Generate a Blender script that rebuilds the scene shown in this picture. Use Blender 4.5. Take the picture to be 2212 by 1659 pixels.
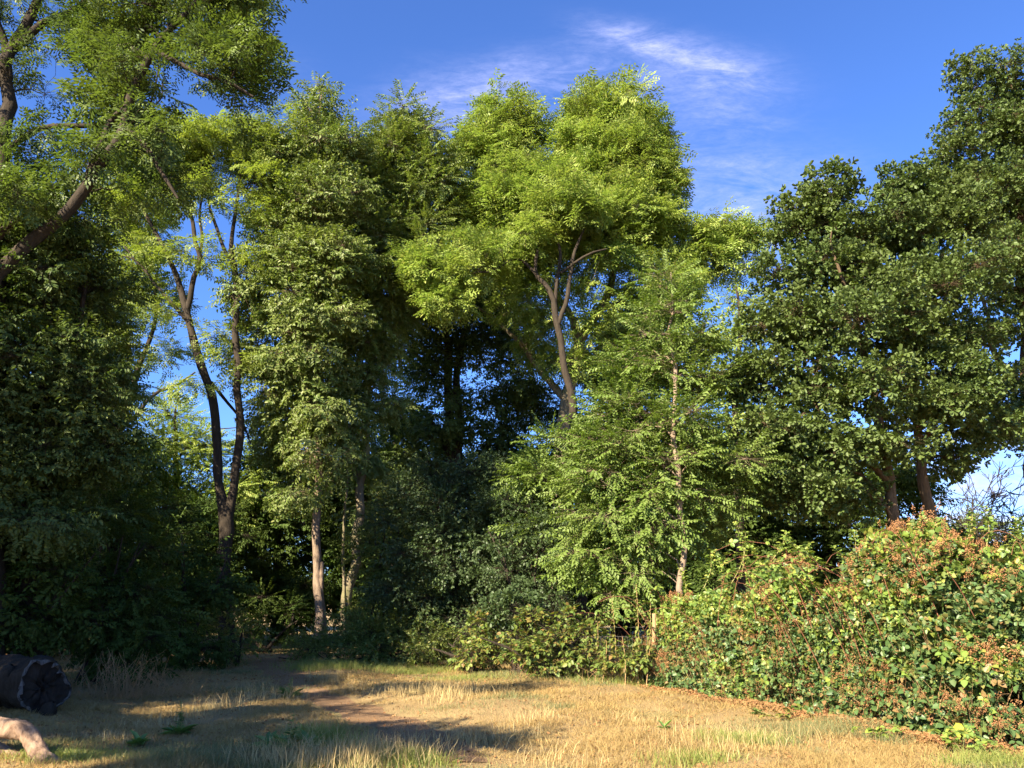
import bpy, math
import numpy as np
from mathutils import Vector

for o in list(bpy.data.objects): bpy.data.objects.remove(o)
scene = bpy.context.scene
col = scene.collection
R = math.radians

# ------------------------------------------------------------------ camera
# pixel units below: the photograph at 2212 x 1659; focal length 1720 of those pixels
PITCH = R(15.18); CAMZ = 1.6; F = 1720.0; CX = 1106.0; CY = 829.5
cam = bpy.data.cameras.new('camera'); cam.lens = 28.0; cam.sensor_width = 36.0
cam.clip_start = 0.05; cam.clip_end = 3000
cam_o = bpy.data.objects.new('camera', cam); col.objects.link(cam_o)
cam_o.location = (0, 0, CAMZ); cam_o.rotation_euler = (math.pi/2 + PITCH, 0, 0)
scene.camera = cam_o

def P(px, py, Y):
    u = (px-CX)/F; v = (CY-py)/F
    dy = math.cos(PITCH) - v*math.sin(PITCH); dz = math.sin(PITCH) + v*math.cos(PITCH)
    return np.array([u/dy*Y, Y, CAMZ + dz/dy*Y])
def mpp(px, py, Y):                       # metres per pixel at that point
    v = (CY-py)/F
    return Y/(math.cos(PITCH)-v*math.sin(PITCH))/F
def G(px, py):                            # point on the ground under a pixel
    u = (px-CX)/F; v = (CY-py)/F
    dy = math.cos(PITCH) - v*math.sin(PITCH); dz = math.sin(PITCH) + v*math.cos(PITCH)
    t = -CAMZ/dz
    return np.array([u*t, dy*t, 0.0])

# ------------------------------------------------------------------ light
SUN_EL, SUN_AZ = R(31), R(38)             # azimuth: left of straight behind the camera
sd = np.array([-math.sin(SUN_AZ)*math.cos(SUN_EL), -math.cos(SUN_AZ)*math.cos(SUN_EL), math.sin(SUN_EL)])
sun = bpy.data.lights.new('sun', 'SUN'); sun.energy = 5.0; sun.angle = R(0.5); sun.color = (1.0, 0.87, 0.66)
sun_o = bpy.data.objects.new('sun', sun); col.objects.link(sun_o)
sun_o.rotation_euler = Vector(-sd).to_track_quat('-Z', 'Y').to_euler()

world = bpy.data.worlds.new('World'); scene.world = world; world.use_nodes = True
nt = world.node_tree; nt.nodes.clear()
def N(tree, typ, **kw):
    n = tree.nodes.new(typ)
    for k, v in kw.items(): setattr(n, k, v)
    return n
def math_n(t, op, a, b=None, c=None, clamp=False):
    n = N(t, 'ShaderNodeMath', operation=op); n.use_clamp = clamp
    for i, x in enumerate((a, b, c)):
        if x is None: continue
        if isinstance(x, (int, float)): n.inputs[i].default_value = x
        else: t.links.new(x, n.inputs[i])
    return n.outputs[0]
sky = N(nt, 'ShaderNodeTexSky', sky_type='NISHITA'); sky.sun_disc = False
sky.sun_elevation = SUN_EL; sky.sun_rotation = math.pi + SUN_AZ     # 0 = +Y, clockwise seen from above
sky.air_density = 1.0; sky.dust_density = 0.3; sky.ozone_density = 3.0
tint = N(nt, 'ShaderNodeMix', data_type='RGBA', blend_type='MULTIPLY'); tint.inputs[0].default_value = 1
nt.links.new(sky.outputs[0], tint.inputs[6]); tint.inputs[7].default_value = (0.56, 0.79, 1.27, 1)
# thin cirrus, placed by direction in the world
geo = N(nt, 'ShaderNodeTexCoord'); sep = N(nt, 'ShaderNodeSeparateXYZ'); nt.links.new(geo.outputs['Generated'], sep.inputs[0])
dX, dY, dZ = sep.outputs
iy = math_n(nt, 'MAXIMUM', dY, 0.05)
U = math_n(nt, 'DIVIDE', dX, iy); V = math_n(nt, 'DIVIDE', dZ, iy)
comb = N(nt, 'ShaderNodeCombineXYZ'); nt.links.new(U, comb.inputs[0]); nt.links.new(V, comb.inputs[1])
def wnoise(scale, detail, rough, sx=1, sy=1, rot=0, off=0, dist=0.0):
    m = N(nt, 'ShaderNodeMapping'); m.inputs['Scale'].default_value = (sx, sy, 1); m.inputs['Rotation'].default_value = (0, 0, rot)
    m.inputs['Location'].default_value = (off, off, 0)
    nt.links.new(comb.outputs[0], m.inputs[0])
    n = N(nt, 'ShaderNodeTexNoise'); n.inputs['Scale'].default_value = scale; n.inputs['Detail'].default_value = detail
    n.inputs['Roughness'].default_value = rough; n.inputs['Distortion'].default_value = dist
    nt.links.new(m.outputs[0], n.inputs['Vector']); return n.outputs[0]
wisps = wnoise(9, 9, 0.66, 0.7, 2.3, R(20), 4, 0.9)
ripple = wnoise(55, 5, 0.7, 0.8, 1.9, R(-25), 3, 0.3)
warpn = wnoise(4, 4, 0.6, 1, 1, 0, 7)
def puff(px, py, rx, ry, rotd, amt):
    c = P(px, py, 1.0); cu, cv = c[0], (c[2]-CAMZ)
    k = mpp(px, py, 1.0)
    ru, rv = rx*k, ry*k*1.25; a = R(rotd)
    du = math_n(nt, 'SUBTRACT', U, cu); dv = math_n(nt, 'SUBTRACT', V, cv)
    dv = math_n(nt, 'ADD', dv, math_n(nt, 'MULTIPLY', math_n(nt, 'SUBTRACT', warpn, 0.5), 0.28*rv/0.1*0.5))
    e1 = math_n(nt, 'ADD', math_n(nt, 'MULTIPLY', du, math.cos(a)/ru), math_n(nt, 'MULTIPLY', dv, math.sin(a)/ru))
    e2 = math_n(nt, 'ADD', math_n(nt, 'MULTIPLY', du, -math.sin(a)/rv), math_n(nt, 'MULTIPLY', dv, math.cos(a)/rv))
    q = math_n(nt, 'ADD', math_n(nt, 'MULTIPLY', e1, e1), math_n(nt, 'MULTIPLY', e2, e2))
    return math_n(nt, 'MULTIPLY', math_n(nt, 'POWER', 2.718, math_n(nt, 'MULTIPLY', q, -1.0)), amt)
puffs = [puff(1360, 82, 100, 30, -12, 0.8), puff(1500, 128, 130, 40, -18, 0.9), puff(1590, 200, 100, 60, 10, 0.6), puff(1400, 190, 240, 60, 0, 0.35),
         puff(1150, 185, 230, 60, 8, 0.75), puff(960, 225, 130, 55, 0, 0.65), puff(1620, 450, 200, 90, 5, 1.1),
         puff(1480, 300, 120, 60, 20, 0.25), puff(1600, 290, 100, 14, 14, 0.3), puff(620, 160, 60, 40, 0, 0.12), puff(2150, 1110, 260, 150, 0, 2.2)]
tot = puffs[0]
for q in puffs[1:]: tot = math_n(nt, 'ADD', tot, q)
w1 = math_n(nt, 'MULTIPLY', math_n(nt, 'SUBTRACT', wisps, 0.29), 2.1, clamp=True)
w2 = math_n(nt, 'ADD', math_n(nt, 'MULTIPLY', math_n(nt, 'SUBTRACT', ripple, 0.5), 1.8), 0.72, clamp=True)
cl = math_n(nt, 'MULTIPLY', math_n(nt, 'MULTIPLY', tot, w1), w2)
cl = math_n(nt, 'MULTIPLY', cl, math_n(nt, 'GREATER_THAN', dY, 0.06))
cl = math_n(nt, 'MULTIPLY', cl, 0.72, clamp=True)
mixc = N(nt, 'ShaderNodeMix', data_type='RGBA'); nt.links.new(cl, mixc.inputs[0])
nt.links.new(tint.outputs[2], mixc.inputs[6]); mixc.inputs[7].default_value = (4.6, 4.7, 7.2, 1)
bg = N(nt, 'ShaderNodeBackground'); bg.inputs[1].default_value = 0.059
wo = N(nt, 'ShaderNodeOutputWorld'); nt.links.new(mixc.outputs[2], bg.inputs[0]); nt.links.new(bg.outputs[0], wo.inputs[0])

scene.view_settings.view_transform = 'Standard'; scene.view_settings.look = 'None'
scene.view_settings.exposure = 2.02; scene.view_settings.gamma = 1.0
scene.render.engine = 'CYCLES'
cy = scene.cycles; cy.max_bounces = 5; cy.diffuse_bounces = 2; cy.glossy_bounces = 2; cy.transmission_bounces = 4
cy.use_adaptive_sampling = True; cy.adaptive_threshold = 0.02; cy.sample_clamp_indirect = 4

# ------------------------------------------------------------------ materials
def new_mat(name):
    m = bpy.data.materials.new(name); m.use_nodes = True; m.node_tree.nodes.clear(); return m, m.node_tree
def ramp(t, fac, stops, interp='LINEAR'):
    r = N(t, 'ShaderNodeValToRGB'); r.color_ramp.interpolation = interp; e = r.color_ramp.elements
    while len(e) < len(stops): e.new(0.5)
    for i, (p, c) in enumerate(stops): e[i].position = p; e[i].color = (*c, 1)
    t.links.new(fac, r.inputs[0]); return r.outputs[0]
def noise(t, vec, scale, detail=3, rough=0.55):
    n = N(t, 'ShaderNodeTexNoise'); n.inputs['Scale'].default_value = scale; n.inputs['Detail'].default_value = detail
    n.inputs['Roughness'].default_value = rough
    if vec is not None: t.links.new(vec, n.inputs['Vector'])
    return n.outputs[0]
def mixcol(t, fac, a, b, mode='MIX'):
    m = N(t, 'ShaderNodeMix', data_type='RGBA', blend_type=mode)
    for i, x in ((0, fac), (6, a), (7, b)):
        if isinstance(x, (int, float)): m.inputs[i].default_value = x
        elif isinstance(x, tuple): m.inputs[i].default_value = (*x, 1)
        else: t.links.new(x, m.inputs[i])
    return m.outputs[2]
def leaf_mat(name, cols, rough=0.45, trans=0.3, spec=0.4, tcol=None, tone=None):
    """cols: list of leaf colours met from leaf to leaf; tone: second colour that whole patches of the crown drift towards"""
    m, t = new_mat(name)
    g = N(t, 'ShaderNodeNewGeometry')
    n = len(cols)
    c = ramp(t, g.outputs['Random Per Island'], [(i/(n-1), cc) for i, cc in enumerate(cols)])
    if tone:
        f = noise(t, g.outputs['Position'], 0.55, 2)
        f = math_n(t, 'MULTIPLY', math_n(t, 'SUBTRACT', f, 0.42), 3.0, clamp=True)
        c = mixcol(t, math_n(t, 'MULTIPLY', f, 0.7), c, tone)
    p = N(t, 'ShaderNodeBsdfPrincipled'); t.links.new(c, p.inputs['Base Color'])
    p.inputs['Roughness'].default_value = rough; p.inputs['Specular IOR Level'].default_value = spec
    tr = N(t, 'ShaderNodeBsdfTranslucent')
    tc = mixcol(t, 1.0, c, tcol or (1.25, 1.35, 0.55), 'MULTIPLY'); t.links.new(tc, tr.inputs[0])
    mx = N(t, 'ShaderNodeMixShader'); mx.inputs[0].default_value = trans
    t.links.new(p.outputs[0], mx.inputs[1]); t.links.new(tr.outputs[0], mx.inputs[2])
    o = N(t, 'ShaderNodeOutputMaterial'); t.links.new(mx.outputs[0], o.inputs[0]); return m
def bark_mat(name, a, b, scale=6, moss=None):
    m, t = new_mat(name)
    g = N(t, 'ShaderNodeTexCoord')
    mp = N(t, 'ShaderNodeMapping'); mp.inputs['Scale'].default_value = (1, 1, 0.22); t.links.new(g.outputs['Object'], mp.inputs[0])
    f = noise(t, mp.outputs[0], scale*3, 6, 0.7); f2 = noise(t, g.outputs['Object'], scale*0.3, 3)
    c = ramp(t, f, [(0.3, a), (0.7, b)])
    c = mixcol(t, math_n(t, 'MULTIPLY', f2, 0.6), c, tuple(x*0.6 for x in a))
    if moss:
        f3 = noise(t, g.outputs['Object'], 1.3, 4)
        c = mixcol(t, math_n(t, 'MULTIPLY', math_n(t, 'SUBTRACT', f3, 0.5), 4, clamp=True), c, moss)
    p = N(t, 'ShaderNodeBsdfPrincipled'); t.links.new(c, p.inputs['Base Color']); p.inputs['Roughness'].default_value = 0.9
    p.inputs['Specular IOR Level'].default_value = 0.15
    b_ = N(t, 'ShaderNodeBump'); b_.inputs['Strength'].default_value = 0.9; b_.inputs['Distance'].default_value = 0.03
    t.links.new(f, b_.inputs['Height']); t.links.new(b_.outputs[0], p.inputs['Normal'])
    o = N(t, 'ShaderNodeOutputMaterial'); t.links.new(p.outputs[0], o.inputs[0]); return m

M = {}
M['robinia'] = leaf_mat('robinia leaf', [(.17,.25,.05),(.23,.31,.062),(.29,.37,.09),(.19,.27,.055),(.36,.38,.10)], 0.5, 0.38, 0.25, tcol=(1.15,1.25,.75), tone=(.27,.30,.06))
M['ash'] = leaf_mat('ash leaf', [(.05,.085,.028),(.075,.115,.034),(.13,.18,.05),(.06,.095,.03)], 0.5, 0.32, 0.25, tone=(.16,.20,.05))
M['shaded_ash'] = leaf_mat('shaded ash leaf', [(.045,.08,.022),(.07,.11,.028),(.11,.15,.04),(.055,.095,.025)], 0.5, 0.3, 0.2, tone=(.12,.15,.035))  # darker version of the ash leaf, shade put into its colour
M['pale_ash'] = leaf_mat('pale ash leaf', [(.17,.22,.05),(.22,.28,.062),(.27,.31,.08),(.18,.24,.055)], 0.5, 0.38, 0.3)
M['cherry'] = leaf_mat('cherry leaf', [(.09,.14,.03),(.125,.18,.038),(.18,.22,.065),(.10,.15,.032),(.23,.25,.09)], 0.45, 0.3, 0.28, tone=(.17,.20,.05))
M['hornbeam'] = leaf_mat('hornbeam leaf', [(.11,.17,.025),(.125,.19,.04),(.17,.225,.058),(.105,.16,.033)], 0.5, 0.32, 0.25, tone=(.15,.20,.045))
M['oak'] = leaf_mat('oak leaf', [(.055,.085,.024),(.075,.115,.030),(.105,.15,.042),(.065,.10,.026)], 0.5, 0.24, 0.25, tone=(.11,.14,.035))
M['shade'] = leaf_mat('shaded understory leaf', [(.035,.065,.012),(.05,.085,.016),(.065,.105,.02)], 0.55, 0.28, 0.15, tone=(.08,.10,.02))  # leaf colour lowered so the shaded wood goes deeper into shade
M['hawthorn'] = leaf_mat('hawthorn leaf', [(.045,.075,.026),(.06,.095,.034),(.08,.115,.045)], 0.5, 0.25, 0.3)
M['sallow'] = leaf_mat('undergrowth leaf', [(.08,.14,.03),(.12,.18,.035),(.17,.22,.05),(.20,.18,.05)], 0.5, 0.32, 0.35, tone=(.17,.17,.04))
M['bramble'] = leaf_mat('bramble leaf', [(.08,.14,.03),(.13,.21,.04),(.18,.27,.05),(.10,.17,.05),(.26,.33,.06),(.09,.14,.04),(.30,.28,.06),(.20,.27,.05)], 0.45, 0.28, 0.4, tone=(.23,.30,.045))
M['bramble_old_shaded'] = leaf_mat('old shaded bramble leaf', [(.05,.10,.03),(.07,.13,.04),(.09,.15,.045),(.06,.11,.04),(.13,.18,.05),(.08,.12,.045),(.17,.18,.05),(.22,.13,.055)], 0.45, 0.2, 0.35)  # darkened both for leaf age and for self-shade low in the thicket
M['goldbramble'] = leaf_mat('turning bramble leaf', [(.15,.21,.04),(.11,.17,.04),(.22,.26,.05),(.24,.15,.05),(.09,.14,.035),(.17,.23,.045)], 0.5, 0.35, 0.35)
M['seed'] = leaf_mat('dried flower', [(.26,.13,.055),(.33,.17,.075),(.22,.10,.045),(.38,.22,.10)], 0.9, 0.12, 0.1, tcol=(1,.8,.6))
M['nettle'] = leaf_mat('nettle leaf', [(.16,.20,.05),(.26,.25,.06),(.12,.16,.04),(.20,.14,.06)], 0.6, 0.4, 0.2)
M['yellow'] = leaf_mat('yellow leaf', [(.55,.52,.06),(.50,.55,.10)], 0.5, 0.35, 0.3, tcol=(1.1,1.1,.5))
M['dock'] = leaf_mat('dock leaf', [(.08,.15,.04),(.12,.21,.05),(.16,.25,.06)], 0.4, 0.3, 0.4)
M['litter'] = leaf_mat('dead leaf', [(.20,.10,.045),(.28,.15,.065),(.34,.19,.08),(.14,.08,.04)], 0.9, 0.1, 0.1, tcol=(1,.8,.6))
M['straw'] = leaf_mat('straw', [(.25,.175,.07),(.34,.24,.09),(.42,.31,.125),(.30,.19,.08),(.24,.20,.07)], 0.7, 0.25, 0.2, tcol=(1.1,1,.6), tone=(.36,.25,.10))
M['pale_straw'] = leaf_mat('pale straw', [(.44,.33,.15),(.50,.39,.19),(.38,.28,.12)], 0.7, 0.25, 0.2, tcol=(1.1,1,.7))
M['green_grass'] = leaf_mat('green grass', [(.15,.20,.05),(.22,.25,.06),(.30,.29,.09),(.17,.24,.05)], 0.6, 0.35, 0.3)
M['grey_grass'] = leaf_mat('grey green grass', [(.12,.14,.06),(.17,.18,.08),(.24,.22,.10)], 0.7, 0.25, 0.2)
M['cane_red'] = bark_mat('red cane', (.20,.07,.045), (.34,.17,.09), 20)
M['cane_green'] = bark_mat('pale cane', (.30,.30,.10), (.42,.38,.16), 20)
M['stem_tan'] = bark_mat('tan stem', (.42,.26,.12), (.52,.34,.18), 20)
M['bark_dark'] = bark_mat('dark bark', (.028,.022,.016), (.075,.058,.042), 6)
M['bark_grey'] = bark_mat('grey bark', (.13,.105,.08), (.30,.24,.18), 5)
M['bark_pink'] = bark_mat('pinkish bark', (.30,.21,.14), (.50,.37,.25), 5)
M['bark_tan'] = bark_mat('tan bark', (.17,.12,.085), (.36,.27,.19), 7)
M['bark_moss'] = bark_mat('mossy bark', (.14,.11,.07), (.32,.27,.17), 6, moss=(.16,.17,.06))
M['bark_oak'] = bark_mat('oak bark', (.06,.042,.025), (.20,.135,.075), 6)
M['wood'] = bark_mat('weathered wood', (.30,.20,.10), (.48,.34,.18), 12)
M['dead'] = bark_mat('stripped wood', (.10,.055,.035), (.55,.38,.25), 5)
M['burnt'] = bark_mat('dark log bark', (.016,.013,.010), (.06,.048,.036), 7)
M['cut'] = bark_mat('cut face', (.018,.014,.012), (.055,.042,.032), 4)
M['rim'] = bark_mat('log rim', (.02,.018,.018), (.26,.24,.22), 9)
m, t = new_mat('wire'); p_ = N(t, 'ShaderNodeBsdfPrincipled'); p_.inputs['Base Color'].default_value = (.16,.15,.14,1)
p_.inputs['Metallic'].default_value = .6; p_.inputs['Roughness'].default_value = .5
o_ = N(t, 'ShaderNodeOutputMaterial'); t.links.new(p_.outputs[0], o_.inputs[0]); M['wire'] = m

def ground_mat(name, stops, green=None, bump=0.5, speck=None):
    m, t = new_mat(name); g = N(t, 'ShaderNodeNewGeometry'); pos = g.outputs['Position']
    f = noise(t, pos, 1.1, 6, 0.65); f2 = noise(t, pos, 38, 4, 0.7); f3 = noise(t, pos, 0.45, 3)
    mp = N(t, 'ShaderNodeMapping'); mp.inputs['Scale'].default_value = (60, 14, 20); t.links.new(pos, mp.inputs[0])
    f4 = noise(t, mp.outputs[0], 1.0, 3)
    c = ramp(t, math_n(t, 'ADD', math_n(t, 'MULTIPLY', f, .55), math_n(t, 'MULTIPLY', f2, .45)), stops)
    c = mixcol(t, math_n(t, 'MULTIPLY', f4, .35), c, stops[-1][1])
    if green:
        c = mixcol(t, math_n(t, 'MULTIPLY', math_n(t, 'SUBTRACT', f3, .52), 4, clamp=True), c, green)
    if speck:
        s = noise(t, pos, 90, 2); c = mixcol(t, math_n(t, 'MULTIPLY', math_n(t, 'SUBTRACT', s, .62), 9, clamp=True), c, speck)
    p = N(t, 'ShaderNodeBsdfPrincipled'); t.links.new(c, p.inputs['Base Color']); p.inputs['Roughness'].default_value = 0.95
    p.inputs['Specular IOR Level'].default_value = 0.1
    b = N(t, 'ShaderNodeBump'); b.inputs['Strength'].default_value = bump; b.inputs['Distance'].default_value = 0.05
    t.links.new(math_n(t, 'ADD', f2, f4), b.inputs['Height']); t.links.new(b.outputs[0], p.inputs['Normal'])
    o = N(t, 'ShaderNodeOutputMaterial'); t.links.new(p.outputs[0], o.inputs[0]); return m
M['ground'] = ground_mat('dry ground', [(.30,(.13,.085,.045)),(.5,(.26,.18,.085)),(.70,(.42,.31,.14))], (.20,.19,.07))
M['path'] = ground_mat('trodden earth', [(.30,(.15,.09,.045)),(.5,(.24,.145,.075)),(.72,(.33,.21,.115))], None, 0.7, (.50,.40,.30))

# ------------------------------------------------------------------ mesh helpers
def link(name, me, mat, parent=None):
    o = bpy.data.objects.new(name, me); col.objects.link(o)
    if mat is not None: me.materials.append(mat)
    if parent is not None: o.parent = parent
    return o
def mesh_np(name, verts, quads, smooth=False):
    """verts (n,3), quads (m,4)"""
    me = bpy.data.meshes.new(name)
    verts = np.ascontiguousarray(verts, dtype=np.float32); quads = np.ascontiguousarray(quads, dtype=np.int32)
    me.vertices.add(len(verts)); me.vertices.foreach_set('co', verts.ravel())
    me.loops.add(quads.size); me.loops.foreach_set('vertex_index', quads.ravel())
    me.polygons.add(len(quads)); me.polygons.foreach_set('loop_start', np.arange(0, quads.size, 4, dtype=np.int32))
    me.polygons.foreach_set('loop_total', np.full(len(quads), 4, dtype=np.int32))
    if smooth: me.polygons.foreach_set('use_smooth', np.ones(len(quads), dtype=bool))
    me.update(); return me
def thing(name, label, cat, loc=(0,0,0), group=None):
    o = bpy.data.objects.new(name, None); col.objects.link(o); o.empty_display_size = 0.3
    o.location = [float(x) for x in loc]; o['label'] = label; o['category'] = cat
    if group: o['group'] = group
    return o
def tag(o, label, cat, group=None):
    o['label'] = label; o['category'] = cat
    if group: o['group'] = group
def unit(a): return a/np.maximum(np.linalg.norm(a, axis=-1, keepdims=True), 1e-9)
def tubes(Pts, Rad, sides):
    """Pts (n,k,3), Rad (n,k) -> verts, quads"""
    n, k, _ = Pts.shape
    T = np.empty_like(Pts); T[:,1:-1] = Pts[:,2:]-Pts[:,:-2]; T[:,0] = Pts[:,1]-Pts[:,0]; T[:,-1] = Pts[:,-1]-Pts[:,-2]
    T = unit(T); mean = unit(Pts[:,-1]-Pts[:,0])
    ref = np.where(np.abs(mean[:,2:3]) > 0.8, np.array([[1.,0.2,0]]), np.array([[0,0,1.]]))[:,None,:]
    A = unit(np.cross(T, np.broadcast_to(ref, T.shape))); B = np.cross(T, A)
    ang = np.linspace(0, 2*np.pi, sides, endpoint=False)
    ring = A[:,:,None,:]*np.cos(ang)[None,None,:,None] + B[:,:,None,:]*np.sin(ang)[None,None,:,None]
    V_ = Pts[:,:,None,:] + ring*Rad[:,:,None,None]
    idx = np.arange(n*k*sides).reshape(n, k, sides)
    a = idx[:,:-1,:]; b = np.roll(a, -1, axis=2); c = idx[:,1:,:]; d = np.roll(c, -1, axis=2)
    return V_.reshape(-1,3), np.stack([a,b,d,c], -1).reshape(-1,4)
def join(parts):
    vs, qs, off = [], [], 0
    for v, q in parts:
        vs.append(v); qs.append(q+off); off += len(v)
    return np.concatenate(vs), np.concatenate(qs)
def catmull(pts, step=0.25, wob=0.0, rng=None):
    """pts (n,4): x y z r, resampled"""
    pts = np.asarray(pts, float)
    if len(pts) == 2: pts = np.stack([pts[0], (pts[0]+pts[1])/2, pts[1]])
    q = np.concatenate([[2*pts[0]-pts[1]], pts, [2*pts[-1]-pts[-2]]]); out = []
    for i in range(1, len(q)-2):
        n = max(2, int(np.linalg.norm(q[i+1][:3]-q[i][:3])/step))
        s = np.linspace(0, 1, n, endpoint=False)[:,None]
        out.append(0.5*((2*q[i]) + (-q[i-1]+q[i+1])*s + (2*q[i-1]-5*q[i]+4*q[i+1]-q[i+2])*s**2 + (-q[i-1]+3*q[i]-3*q[i+1]+q[i+2])*s**3))
    out.append(q[-2][None]); out = np.concatenate(out)
    if wob and rng is not None:
        n = len(out); w = rng.normal(0, 1, (n//3+3, 3)); xs = np.linspace(0, len(w)-1, n)
        for a in range(3): out[:,a] += np.interp(xs, np.arange(len(w)), w[:,a])*wob*np.minimum(1, np.arange(n)/4)
        out[:,3] *= 1+rng.normal(0, .04, n)
    out[:,3] = np.maximum(out[:,3], .004)
    return out

# ------------------------------------------------------------------ leaves: banks of small sprays
def leaf(base, d, nrm, L, W, kind, fold=0.18, curl=0.15):
    d = unit(np.array(d, float)); nrm = np.array(nrm, float); s = unit(np.cross(nrm, d)); nn = np.cross(d, s); b = np.array(base, float)
    if kind == 4:
        return np.array([b, b+d*L*.45+s*W*.5+nn*fold*W, b+d*L-nn*curl*L, b+d*L*.45-s*W*.5+nn*fold*W])
    if kind == 'oak':
        return np.array([b, b+d*L*.45+s*W*.36+nn*fold*W, b+d*L*.85+s*W*.5+nn*fold*W*.5, b+d*L-nn*curl*L, b+d*L*.85-s*W*.5+nn*fold*W*.5, b+d*L*.45-s*W*.36+nn*fold*W])
    return np.array([b, b+d*L*.28+s*W*.5+nn*fold*W, b+d*L*.66+s*W*.38+nn*(fold*W-curl*L*.4), b+d*L-nn*curl*L, b+d*L*.66-s*W*.38+nn*(fold*W-curl*L*.4), b+d*L*.28-s*W*.5+nn*fold*W])
def bank(kind, seed):
    g = np.random.default_rng(seed); out = []
    for _ in range(7):
        L = []
        if kind == 'ash':                          # opposite shoots of compound leaves
            for k in range(6):
                x0 = 0.05+0.055*k; sg = 1 if k % 2 else -1
                d = unit(np.array([g.uniform(.3,1), sg*g.uniform(.4,1), g.uniform(-.35,.5)])); ln = g.uniform(.18,.26)
                for j in range(3):
                    f = (j+.8)/3; pb = np.array([x0,0,0])+d*ln*f+np.array([0,0,-.18*ln*f*f])
                    sd_ = unit(np.cross(d, [0,0,1.]))
                    for s_ in (-1,1):
                        L.append(leaf(pb, d*.55+sd_*s_+np.array([0,0,g.uniform(-.3,.1)]), [g.normal(0,.25),g.normal(0,.25),1], g.uniform(.085,.115), g.uniform(.034,.044), 4))
        elif kind == 'cherry':                     # drooping pointed leaves
            for k in range(13):
                x0 = .03+.035*k; sg = 1 if k % 2 else -1
                d = [g.uniform(.1,.8), sg*g.uniform(.3,1.0), g.uniform(-.9,.15)]
                L.append(leaf([x0, sg*.015, -.02*k/13], d, [g.normal(.3,.4), g.normal(0,.4), .8], g.uniform(.085,.12), g.uniform(.042,.055), 6, curl=.2))
        elif kind == 'hornbeam':                   # flat layered shoots
            for k in range(15):
                x0 = .02+.036*k; sg = 1 if k % 2 else -1
                d = [g.uniform(.4,.9), sg*g.uniform(.6,1), g.uniform(-.5,.05)]
                L.append(leaf([x0, 0, -.03*(k/15)**2], d, [g.normal(0,.22), g.normal(0,.22), 1], g.uniform(.075,.105), g.uniform(.040,.052), 6))
        elif kind == 'oak':                        # rosettes at shoot tips
            for c in range(2):
                cx = .12+.17*c
                for k in range(7):
                    a = 2*math.pi*k/7+g.uniform(-.3,.3)
                    d = [.45+g.uniform(-.1,.4), math.cos(a), math.sin(a)*.75+.1]
                    L.append(leaf([cx+g.uniform(-.05,.02), g.uniform(-.02,.02), 0], d, [g.normal(-.2,.3), g.normal(0,.3), 1], g.uniform(.09,.125), g.uniform(.052,.068), 'oak'))
        elif kind == 'small':                      # shrubs
            for k in range(16):
                x0 = .02+.022*k; a = g.uniform(0, 6.28)
                d = [g.uniform(.2,.9), math.cos(a), math.sin(a)*.7]
                L.append(leaf([x0,0,0], d, [g.normal(0,.5), g.normal(0,.5), 1], g.uniform(.045,.07), g.uniform(.028,.04), 4))
        elif kind == 'bramble':                    # one compound leaf of three or five leaflets
            dirs = [(1,0,-.25),(.35,.95,-.1),(.35,-.95,-.1)] + ([(-.1,.9,-.3),(-.1,-.9,-.3)] if g.random() < .3 else [])
            S = g.uniform(.75,1.2)
            for k, d in enumerate(dirs):
                b = [.05 if k == 0 else .02, 0, 0]
                L.append(leaf(b, d, [g.normal(0,.2), g.normal(0,.2), 1], (.088 if k == 0 else .074)*S*g.uniform(.9,1.1), (.064 if k == 0 else .054)*S, 6, fold=.10))
        elif kind == 'panicle':                    # dried flower head: a cone of tiny crumpled cups
            for k in range(46):
                x0 = g.uniform(0,.20); rr = (1-x0/.24)*.075
                a = g.uniform(0,6.28); b = [x0, math.cos(a)*rr*g.uniform(.4,1), math.sin(a)*rr*g.uniform(.4,1)]
                L.append(leaf(b, g.normal(0,1,3), g.normal(0,1,3), g.uniform(.013,.022), g.uniform(.012,.018), 4))
        elif kind == 'single':
            L.append(leaf([0,0,0], [1,0,-.2], [0,.1,1], .10, .06, 6))
        out.append(np.array(L))
    return out
BANKS = {k: bank(k, i+11) for i, k in enumerate(['ash','cherry','hornbeam','oak','small','bramble','panicle','single'])}
def sprays(kind, pos, d, scale, rng, roll=0.5, flat=0.0):
    """foliage mesh data: one spray of the bank at each pos along d"""
    x = unit(d); up = np.array([0,0,1.])+rng.normal(0, .12, x.shape)
    y = unit(np.cross(up, x)); z = np.cross(x, y)
    a = rng.normal(0, roll, len(x))[:,None]; y, z = y*np.cos(a)+z*np.sin(a), z*np.cos(a)-y*np.sin(a)
    Rm = np.stack([x, y, z], 1)                      # rows = axes
    which = rng.integers(0, len(BANKS[kind]), len(pos)); parts = []
    for w, b in enumerate(BANKS[kind]):
        s = which == w
        if not s.any(): continue
        nl, nv, _ = b.shape
        v = np.einsum('lvk,nkj->nlvj', b, Rm[s])*scale[s][:,None,None,None] + pos[s][:,None,None,:]
        base = np.arange(v.shape[0]*nl)[:,None]*nv
        q = base+np.array([[0,1,2,3]]) if nv == 4 else np.concatenate([base+np.array([[0,1,2,3]]), base+np.array([[0,3,4,5]])])
        parts.append((v.reshape(-1,3), q))
    return join(parts)

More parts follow.
